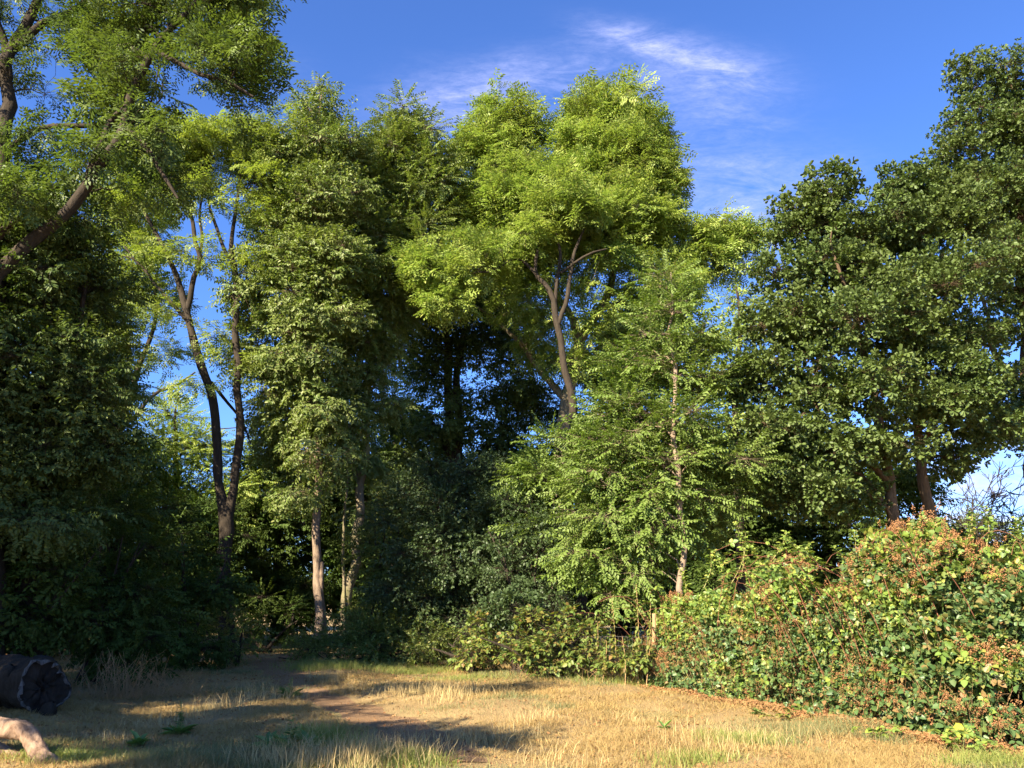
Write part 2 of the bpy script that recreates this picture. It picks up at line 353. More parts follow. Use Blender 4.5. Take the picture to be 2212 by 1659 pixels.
# ------------------------------------------------------------------ trees
def ellipsoid(rng, n, inner=0.0):
    v = unit(rng.normal(0, 1, (n,3))); r = (inner**3+(1-inner**3)*rng.random(n))**(1/3); return v*r[:,None]
def tree(name, label, cat, base, stems, blobs, kind, leafm, barkm, seed, dens=1.0, clump=0.55, per=34, scale=1.0, droop=0.15,
         group=None, limb=1.0, up=0.35, inner=0.45, flat=0.6, fmin=None, world=False, out=1.0, solo=None):
    """stems: polylines of (px, py, Y, radius); blobs: (px, py, rx, ry, Y[, depth radius in m[, density]])"""
    rng = np.random.default_rng(seed)
    base = np.array(base, float); root = thing(name, label, cat, base, group)
    conv = (lambda s: np.array([*s[:3], s[3]])) if world else (lambda s: np.array([*P(s[0], s[1], s[2]), s[3]]))
    S = [catmull([conv(s) for s in st], 0.3, 0.05, rng) for st in stems]
    tr = []
    for i, s in enumerate(S):
        rad = s[:,3].copy()
        if s[0,2] < 0.6: rad[:4] *= np.array([1.7,1.3,1.12,1.04])[:len(rad[:4])]
        tr.append(tubes((s[None,:,:3]-base), rad[None], 12))
    link('trunk', mesh_np('trunk', *join(tr), smooth=True), M[barkm], root)
    nodes = np.concatenate([s for s in S]); sdir = np.concatenate([np.gradient(s[:,:3], axis=0) for s in S]); sdir = unit(sdir)
    # clump centres
    C = []
    for b in blobs:
        if world: c = np.array(b[:3]); rx, rz, ry = b[3], b[4], (b[5] if len(b) > 5 else b[3]); dn = b[6] if len(b) > 6 else 1
        else:
            c = P(b[0], b[1], b[4]); k = mpp(b[0], b[1], b[4]); rx, rz = b[2]*k, b[3]*k
            ry = b[5] if len(b) > 5 and b[5] else 0.5*(rx+rz)*0.9; dn = b[6] if len(b) > 6 else 1
        vol = rx*ry*rz*4.19; n = max(3, int(vol/(clump**3*4.19)*1.5*dens*dn))
        sh = 0 if world else clump*.45
        e = ellipsoid(rng, n, inner)*np.where(rng.random(n) < (0 if world else .14), rng.uniform(1.1,1.5,n), 1)[:,None]*np.array([max(.4*rx,rx-sh), max(.4*ry,ry-sh*.5), max(.4*rz,rz-sh)]); C.append(c+e)
    C = np.concatenate(C); C = C[C[:,2] > 0.25]; n = len(C); rc = clump*rng.uniform(.65,1.35,n)
    # limbs
    order = rng.permutation(n); n1 = max(3, n//5); I1, I2 = order[:n1], order[n1:]
    def attach(T, cand, pen=1.0):
        out_i = np.empty(len(T), int)
        for i in range(0, len(T), 400):
            t = T[i:i+400]; dd = t[:,None,:]-cand[None,:,:3]; h = np.linalg.norm(dd[:,:,:2], axis=2)
            out_i[i:i+400] = np.argmin(np.linalg.norm(dd, axis=2)+pen*np.maximum(0, h*up-dd[:,:,2]), 1)
        return out_i
    def curve(p0, d0, p1, k, wob):
        ln = np.linalg.norm(p1-p0, axis=1)[:,None]
        c = p0+(d0*.35+unit(p1-p0)*.25)*ln+np.array([0,0,.06])*ln
        t_ = np.linspace(0,1,k)[None,:,None]
        q = p0[:,None]*(1-t_)**2+2*c[:,None]*t_*(1-t_)+p1[:,None]*t_**2
        w = rng.normal(0,1,q.shape)*wob*ln[:,None]*np.sin(np.pi*t_); return q+w, ln[:,0]
    a1 = attach(C[I1], nodes); q1, l1 = curve(nodes[a1,:3], sdir[a1], C[I1], 9, .025)
    r0 = np.minimum(nodes[a1,3]*.75, (.012+.0115*l1)*limb); R1 = r0[:,None]*np.linspace(1,.25,9)[None]
    cand = np.concatenate([q1[:,2:].reshape(-1,3), nodes[::3,:3]])
    cr = np.concatenate([R1[:,2:].ravel(), nodes[::3,3]])
    br = [tubes(q1-base, np.maximum(R1,.005), 6)]
    if len(I2):
        a2 = attach(C[I2], cand, .6); q2, l2 = curve(cand[a2], unit(C[I2]-cand[a2]), C[I2], 6, .05)
        r2 = np.minimum(cr[a2]*.8, (.008+.007*l2)*limb); R2 = r2[:,None]*np.linspace(1,.35,6)[None]
        br.append(tubes(q2-base, np.maximum(R2,.004), 4))
    # sprays
    m_ = np.maximum(3, (per*(rc/clump)**2).astype(int)); ci = np.repeat(np.arange(n), m_)
    e = ellipsoid(rng, len(ci), 0.3); off = e*rc[ci][:,None]*np.array([1.0,1.0,flat*.9])
    pos = C[ci]+off
    cen = C.mean(0); outd = unit(C-np.array([cen[0], cen[1], cen[2]*.9]))[ci]
    d = unit(e)*.9*out+outd*.45+rng.normal(0,.25,e.shape); d[:,2] = d[:,2]*.6-droop
    if solo:                                        # scattered leaders poking out of the outline
        pass
    keep = pos[:,2] > 0.06; pos, d, ci2 = pos[keep], d[keep], ci[keep]
    p0 = C[ci2]; mid = (p0+pos)/2+rng.normal(0,.04,pos.shape)
    q3 = np.stack([p0, mid, pos+unit(d)*.3*scale], 1); br.append(tubes(q3-base, np.tile([.0035,.0025,.0015], (len(q3),1)), 3))
    link('branches', mesh_np('branches', *join(br), smooth=True), M[barkm], root)
    v, q = sprays(kind, pos-base, d, scale*rng.uniform(.6,1.25,len(pos)), rng)
    link('crown', mesh_np('crown', v, q), M[leafm], root)
    global NLEAF; NLEAF += len(q)
    return root
NLEAF = 0
def copy_thing(src, loc, rz, sc, label, group=None):
    r = src.copy(); col.objects.link(r); r.location = loc; r.rotation_euler = (0,0,rz); r.scale = sc; r['label'] = label
    if group: r['group'] = group
    for ch in list(src.children):
        c = ch.copy(); col.objects.link(c); c.parent = r
    return r
def gx(px, Y): return P(px, 1296, Y)[0]

#@@GROUND
# ------------------------------------------------------------------ ground
def hgt(x, y):
    a = .05*np.sin(x*.55+1.3)*np.cos(y*.45)+.03*np.sin(x*1.7+y*1.1)+.02*np.sin(x*3.1-y*2.3+1)
    fall = 1/(1+np.exp(-np.clip((26-y)/2.0,-40,40))); return a*fall - .12*(1-fall)
def axis(lo, hi, fine0, fine1, s):
    return np.unique(np.concatenate([np.linspace(lo, fine0, 14), np.arange(fine0, fine1, s), np.linspace(fine1, hi, 14)]))
xs = axis(-900, 900, -22, 22, .25); ys = axis(-400, 1800, -6, 34, .25)
XX, YY = np.meshgrid(xs, ys); ZZ = hgt(XX, YY)
gv = np.stack([XX, YY, ZZ], -1).reshape(-1,3); ii = np.arange(gv.shape[0]).reshape(XX.shape)
gq = np.stack([ii[:-1,:-1], ii[:-1,1:], ii[1:,1:], ii[1:,:-1]], -1).reshape(-1,4)
g_o = link('ground', mesh_np('ground', gv, gq, True), M['ground']); g_o['kind'] = 'structure'
# path
path_px = [(585,1431,45),(598,1440,52),(615,1455,50),(645,1475,44),(690,1498,46),(735,1518,62),(785,1540,72),(840,1560,84),(900,1585,90),(960,1612,80),(1010,1640,55)]
pc = np.array([[*G(a,b)[:2], c*mpp(a,b,G(a,b)[1])] for a,b,c in path_px])
pc = np.concatenate([[[pc[0,0]-.3, pc[0,1]+7, .8]], pc]); pcr = catmull(np.column_stack([pc[:,:2], np.zeros(len(pc)), pc[:,2]]), .25)
rngp = np.random.default_rng(5)
def pathdist(x, y):
    d = np.full(x.shape, 9.0)
    for a in pcr[::3]: d = np.minimum(d, np.hypot(x-a[0], (y-a[1])*1.0)/a[3])
    return d
pv, nw = [], 9
for i, a in enumerate(pcr):
    tdir = pcr[min(i+1,len(pcr)-1)]-pcr[max(i-1,0)]; nrm = np.array([-tdir[1], tdir[0]])/max(1e-6, math.hypot(tdir[0], tdir[1]))
    w = a[3]*(1+.16*math.sin(i*1.1)+.1*math.sin(i*2.7+1))
    for j in range(nw):
        s = (j/(nw-1)*2-1)*w; x, y = a[0]+nrm[0]*s, a[1]+nrm[1]*s; pv.append((x, y, hgt(x,y)+.012-.02*(abs(s)/w)**4))
pv = np.array(pv); ii = np.arange(len(pv)).reshape(-1,nw)
po = link('path', mesh_np('path', pv, np.stack([ii[:-1,:-1], ii[1:,:-1], ii[1:,1:], ii[:-1,1:]], -1).reshape(-1,4), True), M['path']); po['kind'] = 'structure'

# hedge front line on the ground and its height (bramble thicket on the right)
hedge = np.array([(1405,1478,.95),(1450,1490,1.5),(1520,1505,1.75),(1600,1520,1.95),(1700,1535,2.1),(1800,1552,2.15),(1900,1572,2.15),(2000,1592,2.2),(2100,1612,2.3),(2220,1628,2.35),(2400,1650,2.45),(2600,1670,2.4)], float)
HG = np.array([[*G(a,b)[:2], c] for a,b,c in hedge])
def hedge_front(x):                                   # y of the hedge's foot at x
    return np.interp(x, HG[:,0], HG[:,1], left=99, right=HG[-1,1])

# grass
def blades(name, label_mat, x, y, h, w, lean, rng, bend=.4, seg=1):
    n = len(x); z = hgt(x, y)-.01; a = rng.uniform(0, 6.28, n); la = rng.normal(0, 1, (n,2))*lean[:,None]
    b = np.stack([x,y,z], 1); side = np.stack([np.cos(a), np.sin(a), 0*a], 1)*w[:,None]*.5
    tip = b+np.stack([la[:,0]*h, la[:,1]*h, h/np.sqrt(1+lean**2)], 1)
    if seg == 1:
        v = np.stack([b-side, b+side, tip+side*.25, tip-side*.25], 1); q = np.arange(n*4).reshape(n,4)
    else:
        mid = b+(tip-b)*np.array([.35,.35,.62]); v = np.stack([b-side, b+side, mid+side*.7, mid-side*.7, tip+side*.2, tip-side*.2], 1)
        k = np.arange(n)[:,None]*6; q = np.concatenate([k+np.array([[0,1,2,3]]), k+np.array([[3,2,4,5]])])
    o = link(name, mesh_np(name, v.reshape(-1,3), q), M[label_mat]); o['kind'] = 'stuff'; return o
rg = np.random.default_rng(77)
def vnoise(x, y, s, seed):
    g = np.random.default_rng(seed).random((64,64)); u = x/s; v = y/s; i = np.floor(u).astype(int); j = np.floor(v).astype(int); fu = u-i; fv = v-j
    fu = fu*fu*(3-2*fu); fv = fv*fv*(3-2*fv); a = lambda p,q: g[p%64, q%64]
    return a(i,j)*(1-fu)*(1-fv)+a(i+1,j)*fu*(1-fv)+a(i,j+1)*(1-fu)*fv+a(i+1,j+1)*fu*fv
def field(n, y0=7.6, y1=23.0, pw=1.6):
    y = y0+(y1-y0)*rg.random(n)**pw; x = (rg.random(n)*2-1)*(y*.70+1.0); return x, y
def keep_ground(x, y, pd=1.0):
    k = (pathdist(x,y) > pd*(.75+.6*vnoise(x,y,.35,3))) & (y < hedge_front(x)+.8); return k
x, y = field(430000); k = keep_ground(x, y); x, y = x[k], y[k]
patch = vnoise(x, y, 1.1, 9)*.6+vnoise(x, y, .35, 10)*.4
k = rg.random(len(x)) < np.clip(2.6*(patch-.20),.22,1); x, y, patch = x[k], y[k], patch[k]
greenm = (vnoise(x, y, 1.6, 21)+.25*vnoise(x,y,.4,22) > .80)
h = .03+.10*patch**1.5*rg.uniform(.5,1.5,len(x)); h[greenm] *= 1.2
w = rg.uniform(.004,.008,len(x))*(.6+y/18); lean = rg.uniform(.3,1.5,len(x))
bg_ = greenm & (rg.random(len(x)) < .75)
gs = blades('dry_grass', 'straw', x[~bg_], y[~bg_], h[~bg_], w[~bg_], lean[~bg_], rg); tag(gs, 'short trampled straw-coloured dry grass covering the clearing', 'grass')
gs = blades('green_grass', 'grey_grass', x[bg_], y[bg_], h[bg_], w[bg_], lean[bg_]*.6, rg); tag(gs, 'grey-green patches of living grass among the straw', 'grass')
# taller tufts, by place
tuft = [(560,1500,70,120,.30),(620,1505,60,110,.30),(480,1530,70,160,.26),(410,1545,50,80,.24),(850,1495,70,140,.22),(905,1500,60,120,.26),(960,1515,70,200,.28),(990,1500,50,90,.28),
        (1050,1500,80,150,.2),(760,1490,40,80,.22),(700,1465,30,90,.30),(720,1475,30,80,.28),(640,1640,80,260,.28),(560,1640,80,150,.26),(720,1650,90,300,.30),(800,1655,90,300,.30),(900,1640,80,220,.26),
        (1000,1600,90,150,.22),(1100,1590,90,160,.20),(1150,1560,80,120,.2),(680,1600,50,60,.36),(1500,1620,110,200,.2),(1600,1600,120,240,.22),(1220,1640,120,150,.22),(1380,1560,90,100,.18),(1750,1600,120,100,.15),(330,1560,80,100,.2),(250,1600,80,120,.16)]
T = []
for a, b, rr, n, hh in tuft:
    c = G(a, b); k = rr*mpp(a, b, c[1]); m_ = int(n*1.5)
    T.append(np.column_stack([c[0]+rg.normal(0,k*.5,m_), c[1]+rg.normal(0,k*.6,m_), hh*.85*rg.uniform(.3,1.25,m_)]))
T = np.concatenate(T); k = (T[:,1] > 7.2) & (T[:,1] < hedge_front(T[:,0])); T = T[k]
gs = blades('tall_grass', 'pale_straw', T[:,0], T[:,1], T[:,2], rg.uniform(.004,.008,len(T)), rg.uniform(.1,.7,len(T)), rg, seg=2); tag(gs, 'pale upright seed stalks standing in loose tufts', 'grass')
Gt = []
for a, b, rr, n, hh in [(1420,1475,160,5000,.16),(1330,1470,90,2500,.14),(700,1450,80,2500,.2),(780,1440,120,4500,.16),(900,1450,100,2600,.14),(1000,1465,100,1500,.12),(690,1610,80,900,.22),(640,1655,200,700,.08),(860,1650,120,1500,.14),(1600,1600,100,1500,.14),
                        (120,1650,90,1200,.10),(250,1640,130,1400,.08),(1500,1640,100,900,.12),(2150,1655,120,1500,.14)]:
    c = G(a, b); k = rr*mpp(a, b, c[1]); Gt.append(np.column_stack([c[0]+rg.normal(0,k*.5,n), c[1]+rg.normal(0,k*.35,n), hh*rg.uniform(.3,1.25,n)]))
T = np.concatenate(Gt); k = (T[:,1] > 7.2) & (T[:,1] < hedge_front(T[:,0])+.3); T = T[k]
gs = blades('verge_grass', 'green_grass', T[:,0], T[:,1], T[:,2], rg.uniform(.005,.009,len(T)), rg.uniform(.2,.8,len(T)), rg, seg=2); tag(gs, 'fresher yellow-green grass along the foot of the bushes', 'grass')
# litter under the thicket, and across the wood floor
n = 26000; u = rg.random(n)*(len(HG)-1); i = u.astype(int); f = (u-i)[:,None]
c = HG[i]*(1-f)+HG[np.minimum(i+1,len(HG)-1)]*f; lx = c[:,0]+rg.normal(0,.15,n); ly = c[:,1]-np.abs(rg.normal(0,.45,n))+.25
lz = hgt(lx,ly)+rg.uniform(.0,.05,n)
x2, y2 = rg.uniform(-16,8,9000), rg.uniform(17,30,9000)
x3, y3 = field(7000); x2, y2 = np.r_[x2,x3], np.r_[y2,y3]
pos = np.column_stack([np.r_[lx,x2], np.r_[ly,y2], np.r_[lz, hgt(x2,y2)+.02]])
v, q = sprays('single', pos, np.column_stack([rg.normal(0,1,(len(pos),2)), rg.normal(0,.25,len(pos))]), rg.uniform(.2,.6,len(pos)), rg, .8)
lo = link('leaf_litter', mesh_np('leaf_litter', v, q), M['litter']); lo['kind'] = 'stuff'; tag(lo, 'reddish brown dead leaves and stalks at the foot of the brambles', 'leaf litter')

#@@TREES
# ------------------------------------------------------------------ the trees
TREES = 'trees round the clearing'
# big ash on the left edge, with a leaning limb
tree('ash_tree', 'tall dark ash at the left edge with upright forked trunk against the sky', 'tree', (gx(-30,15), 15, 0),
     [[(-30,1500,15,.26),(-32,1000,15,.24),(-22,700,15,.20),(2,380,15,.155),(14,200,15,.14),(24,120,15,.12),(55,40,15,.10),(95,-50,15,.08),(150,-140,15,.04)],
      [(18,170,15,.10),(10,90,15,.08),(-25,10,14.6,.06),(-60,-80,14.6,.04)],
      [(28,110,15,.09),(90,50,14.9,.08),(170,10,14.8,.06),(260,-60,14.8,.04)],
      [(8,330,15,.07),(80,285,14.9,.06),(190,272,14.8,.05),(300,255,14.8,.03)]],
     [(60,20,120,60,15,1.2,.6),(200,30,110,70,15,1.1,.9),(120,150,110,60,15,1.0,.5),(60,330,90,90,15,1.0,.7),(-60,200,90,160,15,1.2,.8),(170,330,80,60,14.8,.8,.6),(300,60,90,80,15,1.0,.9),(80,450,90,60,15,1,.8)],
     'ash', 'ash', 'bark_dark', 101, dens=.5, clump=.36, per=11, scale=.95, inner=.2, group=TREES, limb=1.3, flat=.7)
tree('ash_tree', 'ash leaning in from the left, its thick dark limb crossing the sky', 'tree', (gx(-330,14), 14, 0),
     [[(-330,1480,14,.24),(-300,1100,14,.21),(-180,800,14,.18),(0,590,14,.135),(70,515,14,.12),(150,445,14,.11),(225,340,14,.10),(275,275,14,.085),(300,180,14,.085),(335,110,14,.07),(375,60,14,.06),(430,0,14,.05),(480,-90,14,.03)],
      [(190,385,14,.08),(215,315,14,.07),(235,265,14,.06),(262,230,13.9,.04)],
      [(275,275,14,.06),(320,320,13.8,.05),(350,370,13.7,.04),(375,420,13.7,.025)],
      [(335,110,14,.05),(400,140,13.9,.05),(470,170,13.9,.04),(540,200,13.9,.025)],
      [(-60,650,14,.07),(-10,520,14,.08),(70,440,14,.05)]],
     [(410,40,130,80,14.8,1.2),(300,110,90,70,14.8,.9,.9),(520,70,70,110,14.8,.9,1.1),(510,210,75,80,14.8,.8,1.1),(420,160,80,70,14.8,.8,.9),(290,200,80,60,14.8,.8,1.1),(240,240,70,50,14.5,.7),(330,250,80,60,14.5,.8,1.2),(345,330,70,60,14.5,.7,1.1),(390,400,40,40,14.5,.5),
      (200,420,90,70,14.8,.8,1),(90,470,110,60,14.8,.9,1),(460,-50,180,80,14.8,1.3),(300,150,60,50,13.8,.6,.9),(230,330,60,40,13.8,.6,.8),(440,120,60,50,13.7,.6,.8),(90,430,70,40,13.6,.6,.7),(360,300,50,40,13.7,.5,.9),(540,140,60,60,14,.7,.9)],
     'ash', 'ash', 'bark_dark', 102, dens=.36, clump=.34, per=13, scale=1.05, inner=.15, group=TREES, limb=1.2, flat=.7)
# dense leafy trees on the left side
tree('hornbeam_tree', 'dense dark green tree filling the left edge below the leaning limb', 'tree', (gx(60,16), 16, 0),
     [[(60,1440,16,.22),(70,1100,16,.19),(90,800,16,.14),(110,500,16,.06)], [(66,1200,16,.1),(20,900,15.7,.08),(-20,650,15.7,.04)], [(75,950,16,.1),(150,760,15.8,.07),(190,600,15.8,.04)]],
     [(100,480,130,90,16,1.6),(60,600,130,110,16,1.8),(150,620,90,100,15.7,1.3),(40,800,150,120,15.7,1.8),(170,800,90,120,15.7,1.3),(50,980,150,110,15.5,1.6),(190,960,80,90,15.7,1.2),(60,1130,150,80,15.4,1.5),(-90,700,70,260,15,1.2)],
     'cherry', 'shaded_ash', 'bark_dark', 103, dens=1.25, clump=.45, per=30, scale=.9, group=TREES)
tree('hornbeam_tree', 'leafy tree with sunlit drooping branches beside the dark left tree', 'tree', (gx(215,22), 22, 0),
     [[(215,1440,22,.18),(225,1100,22,.15),(230,800,22,.12),(235,620,22,.06)]],
     [(215,660,70,70,21.5,1.2),(240,760,50,80,21.5,1),(180,740,80,90,21.5,1.4),(150,640,70,50,21,1),(230,880,70,80,22,1.3)],
     'hornbeam', 'cherry', 'bark_dark', 104, dens=1.1, clump=.5, per=30, group=TREES)
tree('forest_ash', 'slender forked ash with pale leaves between the dark left tree and the V-forked trunk', 'tree', (gx(250,27), 27, 0),
     [[(250,1400,27,.15),(246,1100,27,.13),(250,960,27,.12),(285,850,27,.11),(305,770,27,.09),(335,690,27,.07),(340,600,27,.04)],
      [(270,900,27,.08),(275,780,27,.07),(268,680,27,.05),(262,600,27,.03)], [(262,925,27,.07),(320,870,26.8,.06),(370,840,26.6,.05),(425,808,26.6,.025)]],
     [(330,640,60,60,27,1.2,.8),(280,600,60,70,27,1.2,.7),(350,750,50,50,27,1,.5),(400,830,40,25,26.6,.6,.5),(300,500,70,70,27,1.2,.8)],
     'ash', 'pale_ash', 'bark_dark', 105, dens=1.1, clump=.5, per=14, scale=1.2, group=TREES, limb=1.2)
# the V-forked ash
tree('forked_ash', 'tall ash whose dark trunk splits into a V beside the path', 'tree', (gx(488,24), 24, 0),
     [[(490,1420,24,.21),(487,1250,24,.20),(487,1130,24,.21),(478,1060,24,.14),(466,950,24,.135),(458,860,24,.13),(438,800,24,.125),(420,730,24,.12),(402,660,24,.11),(380,590,24,.085),(350,530,24,.07),(318,460,24,.05),(285,390,24,.035),(262,320,24,.02)],
      [(489,1130,24,.18),(500,1060,24,.13),(512,950,24,.125),(514,860,24,.115),(512,740,24,.11),(510,640,24,.10),(508,570,24,.09),(500,510,24,.07),(512,440,24,.05),(525,350,24,.03),(530,290,24,.02)],
      [(404,670,24,.10),(418,620,23.9,.085),(426,560,23.9,.075),(420,500,23.9,.065),(405,440,23.9,.05),(385,380,23.9,.035),(360,300,23.9,.02)],
      [(424,575,24,.05),(436,520,24,.05),(430,460,24,.04),(445,400,24,.03),(450,320,24,.02)],
      [(510,575,24,.06),(486,545,24,.06),(470,500,24,.05),(455,450,24,.04),(440,380,24,.03),(430,310,24,.02)],
      [(410,700,24,.06),(360,640,24,.05),(310,590,24,.04),(270,530,24,.025)],
      [(440,810,24,.05),(480,850,24.5,.05),(520,900,25,.04),(545,960,25,.02)]],
     [(440,320,90,45,24,1.3,1.0),(520,320,60,45,24,1.1,.9),(350,330,80,60,24,1.3,.9),(280,340,60,60,24,1.1,.9),(300,430,70,55,24,1.2,.6),(390,430,60,50,24,1,.35),(470,430,60,45,24,1,.35),(540,430,50,70,24,1,.6),
      (320,540,60,60,24,1,.4),(430,560,60,50,24,1,.2),(440,280,70,20,24,1,.8),(540,560,40,70,24,1,.6),(350,680,40,50,24,.9,.45),(560,300,60,50,24.5,1.1,1),(570,400,50,60,24.5,1.1,1),(250,430,50,60,24.5,1.1,.8),(400,360,90,40,24.5,1.1,.7),(260,560,40,50,24.5,1,.6),(470,690,35,60,24,.8,.4),(510,800,30,60,24,.7,.4)],
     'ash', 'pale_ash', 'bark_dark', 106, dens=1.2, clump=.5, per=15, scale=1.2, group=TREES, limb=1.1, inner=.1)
# two cherries
tree('cherry_tree', 'tall cherry with pointed top and a smooth pinkish sunlit lower trunk', 'tree', (gx(688,25), 25, 0),
     [[(690,1400,25,.145),(687,1300,25,.135),(685,1130,25,.125),(686,950,25,.12),(690,750,25,.12),(690,500,25,.09),(690,300,25,.05),(690,190,25,.02)],
      [(700,1370,25.1,.09),(698,1280,25.1,.085),(696,1210,25.1,.05)]],
     [(692,200,22,38,25,.4,2.2),(690,260,60,50,25,.9),(670,330,100,60,25,1.3),(730,320,60,50,25,1),(640,420,80,80,25,1.3),(720,430,80,80,24.6,1.3),(620,540,80,80,25,1.3),(710,560,90,90,24.4,1.3),(610,660,90,80,24.8,1.3),(700,690,80,80,24.4,1.2),
      (590,770,80,70,25,1.2),(680,800,70,70,24.6,1.1),(600,870,60,60,25.4,1.1),(660,920,70,60,25.4,1),(600,960,50,45,26.2,.9),(650,1040,45,50,26.2,.8,1),(720,940,50,60,25.6,.8),(675,985,40,60,24.4,.5,1.1),(715,1010,35,70,24.5,.5,1),(690,900,50,50,24.4,.7),(640,1060,30,35,24.6,.4,1)],
     'cherry', 'cherry', 'bark_tan', 107, dens=1.2, clump=.5, per=32, scale=1.15, group=TREES, inner=.35, droop=.3)
tree('cherry_tree', 'broad dull-green cherry with ivy-clad sunlit lower trunk right of the pinkish one', 'tree', (gx(748,27), 27, 0),
     [[(745,1400,27,.19),(750,1330,27,.175),(765,1200,27,.165),(778,1080,27,.15),(790,900,27,.14),(802,760,27,.12),(825,600,27,.11),(860,420,27,.08),(875,300,27,.04)],
      [(780,1060,27,.10),(745,900,26.8,.08),(738,750,26.8,.06),(735,640,26.8,.03)], [(744,1360,26.8,.055),(744,1250,26.8,.05),(742,1150,26.8,.045),(744,1000,26.8,.03)]],
     [(880,270,60,45,27,1.1),(850,330,80,55,27,1.3),(930,350,50,60,27,1.1),(800,400,80,70,27,1.3),(900,430,80,80,27,1.4),(960,400,30,60,27,.7),(820,510,80,80,26.6,1.3),(910,530,70,70,27,1.3),(780,610,70,70,26.6,1.2),(850,640,60,70,26.8,1.2),(760,700,60,60,26.6,1),
      (820,760,60,60,26.6,1.1),(760,800,60,60,26.4,1),(700,620,50,80,26.8,1),(840,870,40,50,26.6,.8,.7),(760,900,50,60,26.8,.9,.8),(785,1010,40,60,27.4,.7,1),(780,1130,25,50,27.6,.4,.8)],
     'hornbeam', 'cherry', 'bark_moss', 108, dens=1.2, clump=.5, per=32, scale=1.2, group=TREES, inner=.35, droop=.3)
# dark twin trunk behind
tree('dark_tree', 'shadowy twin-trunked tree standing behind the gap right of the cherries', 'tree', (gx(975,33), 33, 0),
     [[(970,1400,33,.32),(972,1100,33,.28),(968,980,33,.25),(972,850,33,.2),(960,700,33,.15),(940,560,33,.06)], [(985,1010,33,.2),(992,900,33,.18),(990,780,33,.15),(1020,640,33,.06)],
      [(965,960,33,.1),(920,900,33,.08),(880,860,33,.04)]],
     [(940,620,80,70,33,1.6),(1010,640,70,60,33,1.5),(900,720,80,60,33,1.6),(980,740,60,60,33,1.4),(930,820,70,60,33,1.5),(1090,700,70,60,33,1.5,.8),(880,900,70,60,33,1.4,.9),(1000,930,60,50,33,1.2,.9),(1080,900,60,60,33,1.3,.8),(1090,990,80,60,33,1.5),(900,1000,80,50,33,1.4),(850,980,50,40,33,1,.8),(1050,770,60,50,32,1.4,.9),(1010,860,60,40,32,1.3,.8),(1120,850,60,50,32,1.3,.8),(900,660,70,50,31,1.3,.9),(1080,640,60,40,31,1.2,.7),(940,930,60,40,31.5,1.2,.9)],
     'cherry', 'shaded_ash', 'bark_dark', 109, dens=1.15, clump=.65, per=30, scale=1.4, group=TREES, inner=.3)
# great robinia
tree('robinia_tree', 'great yellow-green robinia with domed top, tallest in the centre', 'tree', (gx(1215,29), 29, 0),
     [[(1210,1420,29,.32),(1212,1100,29,.29),(1215,930,29,.26),(1232,830,29,.23),(1250,740,29,.21),(1275,700,29,.18),(1305,650,29,.17),(1325,600,29,.14),(1322,540,29,.12),(1318,450,29,.11),(1310,330,29,.07),(1300,230,29,.03)],
      [(1250,745,29,.2),(1238,690,29,.15),(1205,640,28.8,.12),(1160,600,28.6,.10),(1130,560,28.6,.08),(1100,480,28.6,.05),(1090,350,28.6,.02)],
      [(1300,665,29,.12),(1345,655,28.8,.10),(1390,645,28.6,.08),(1400,590,28.6,.06),(1430,540,28.6,.03)],
      [(1225,870,29,.16),(1170,800,29.5,.12),(1110,730,29.5,.09),(1060,680,29.5,.06),(1000,640,29,.03)],
      [(1322,560,29,.10),(1390,500,29,.07),(1470,500,29,.05),(1540,490,29,.03)],
      [(1310,400,29,.06),(1270,330,29,.05),(1240,260,29,.02)]],
     [(1295,265,85,55,29,2.0),(1245,325,55,45,28.6,1.5),(1380,300,60,55,29,1.6),(1340,370,100,60,28.6,2),(1420,400,45,75,29,1.4),(1110,270,70,50,29,1.5),(1060,330,65,60,29,1.5),(1130,380,80,50,28.6,1.6,.9),(1230,400,80,50,28,1.5,.8),
      (1060,440,70,40,28.6,1.3,.8),(1120,460,90,50,28,1.6),(1220,490,100,50,27.6,1.6,1.1),(1320,480,90,60,28,1.7,1.1),(1420,490,60,40,28.6,1.2),(1400,560,70,40,28.6,1.2,.8),(1150,540,90,40,27.6,1.4,.9),(1280,560,80,35,27.8,1.2,.7),
      (1560,500,45,40,29,1.2),(1600,520,35,35,29,1),(1500,510,50,35,29,1.1,.9),(1550,570,60,35,29,1.2,.9),(1190,620,60,30,29,1.2,.25),(1340,210,12,25,29,.3,2),(1060,540,70,50,28.6,1.4,.8),(1000,470,40,40,28.6,1,.8),(1350,620,60,35,28.4,1.1,.35),(1450,640,60,40,28.6,1.2,.6),(1120,640,50,50,28.6,1.1,.35),(1300,780,60,60,30,1.3,.4),(1040,480,60,60,28,1.2,.7),(1100,560,60,40,27.5,1,.7),(1240,610,60,35,27.2,1,.45),(1400,620,50,40,27.6,1,.7),(1160,670,60,45,28,1,.45),(1290,700,60,50,28,1,.4),(1230,780,50,50,28.4,1,.35),(1460,620,50,50,28,1,.7),(1180,740,60,60,30,1.3,.35),(1340,720,50,60,30,1.2,.4),(1480,580,50,30,29,1,.8)],
     'ash', 'robinia', 'bark_moss', 110, dens=1.05, clump=.45, per=15, scale=1.4, group=TREES, inner=.25, limb=1.2, flat=.65)
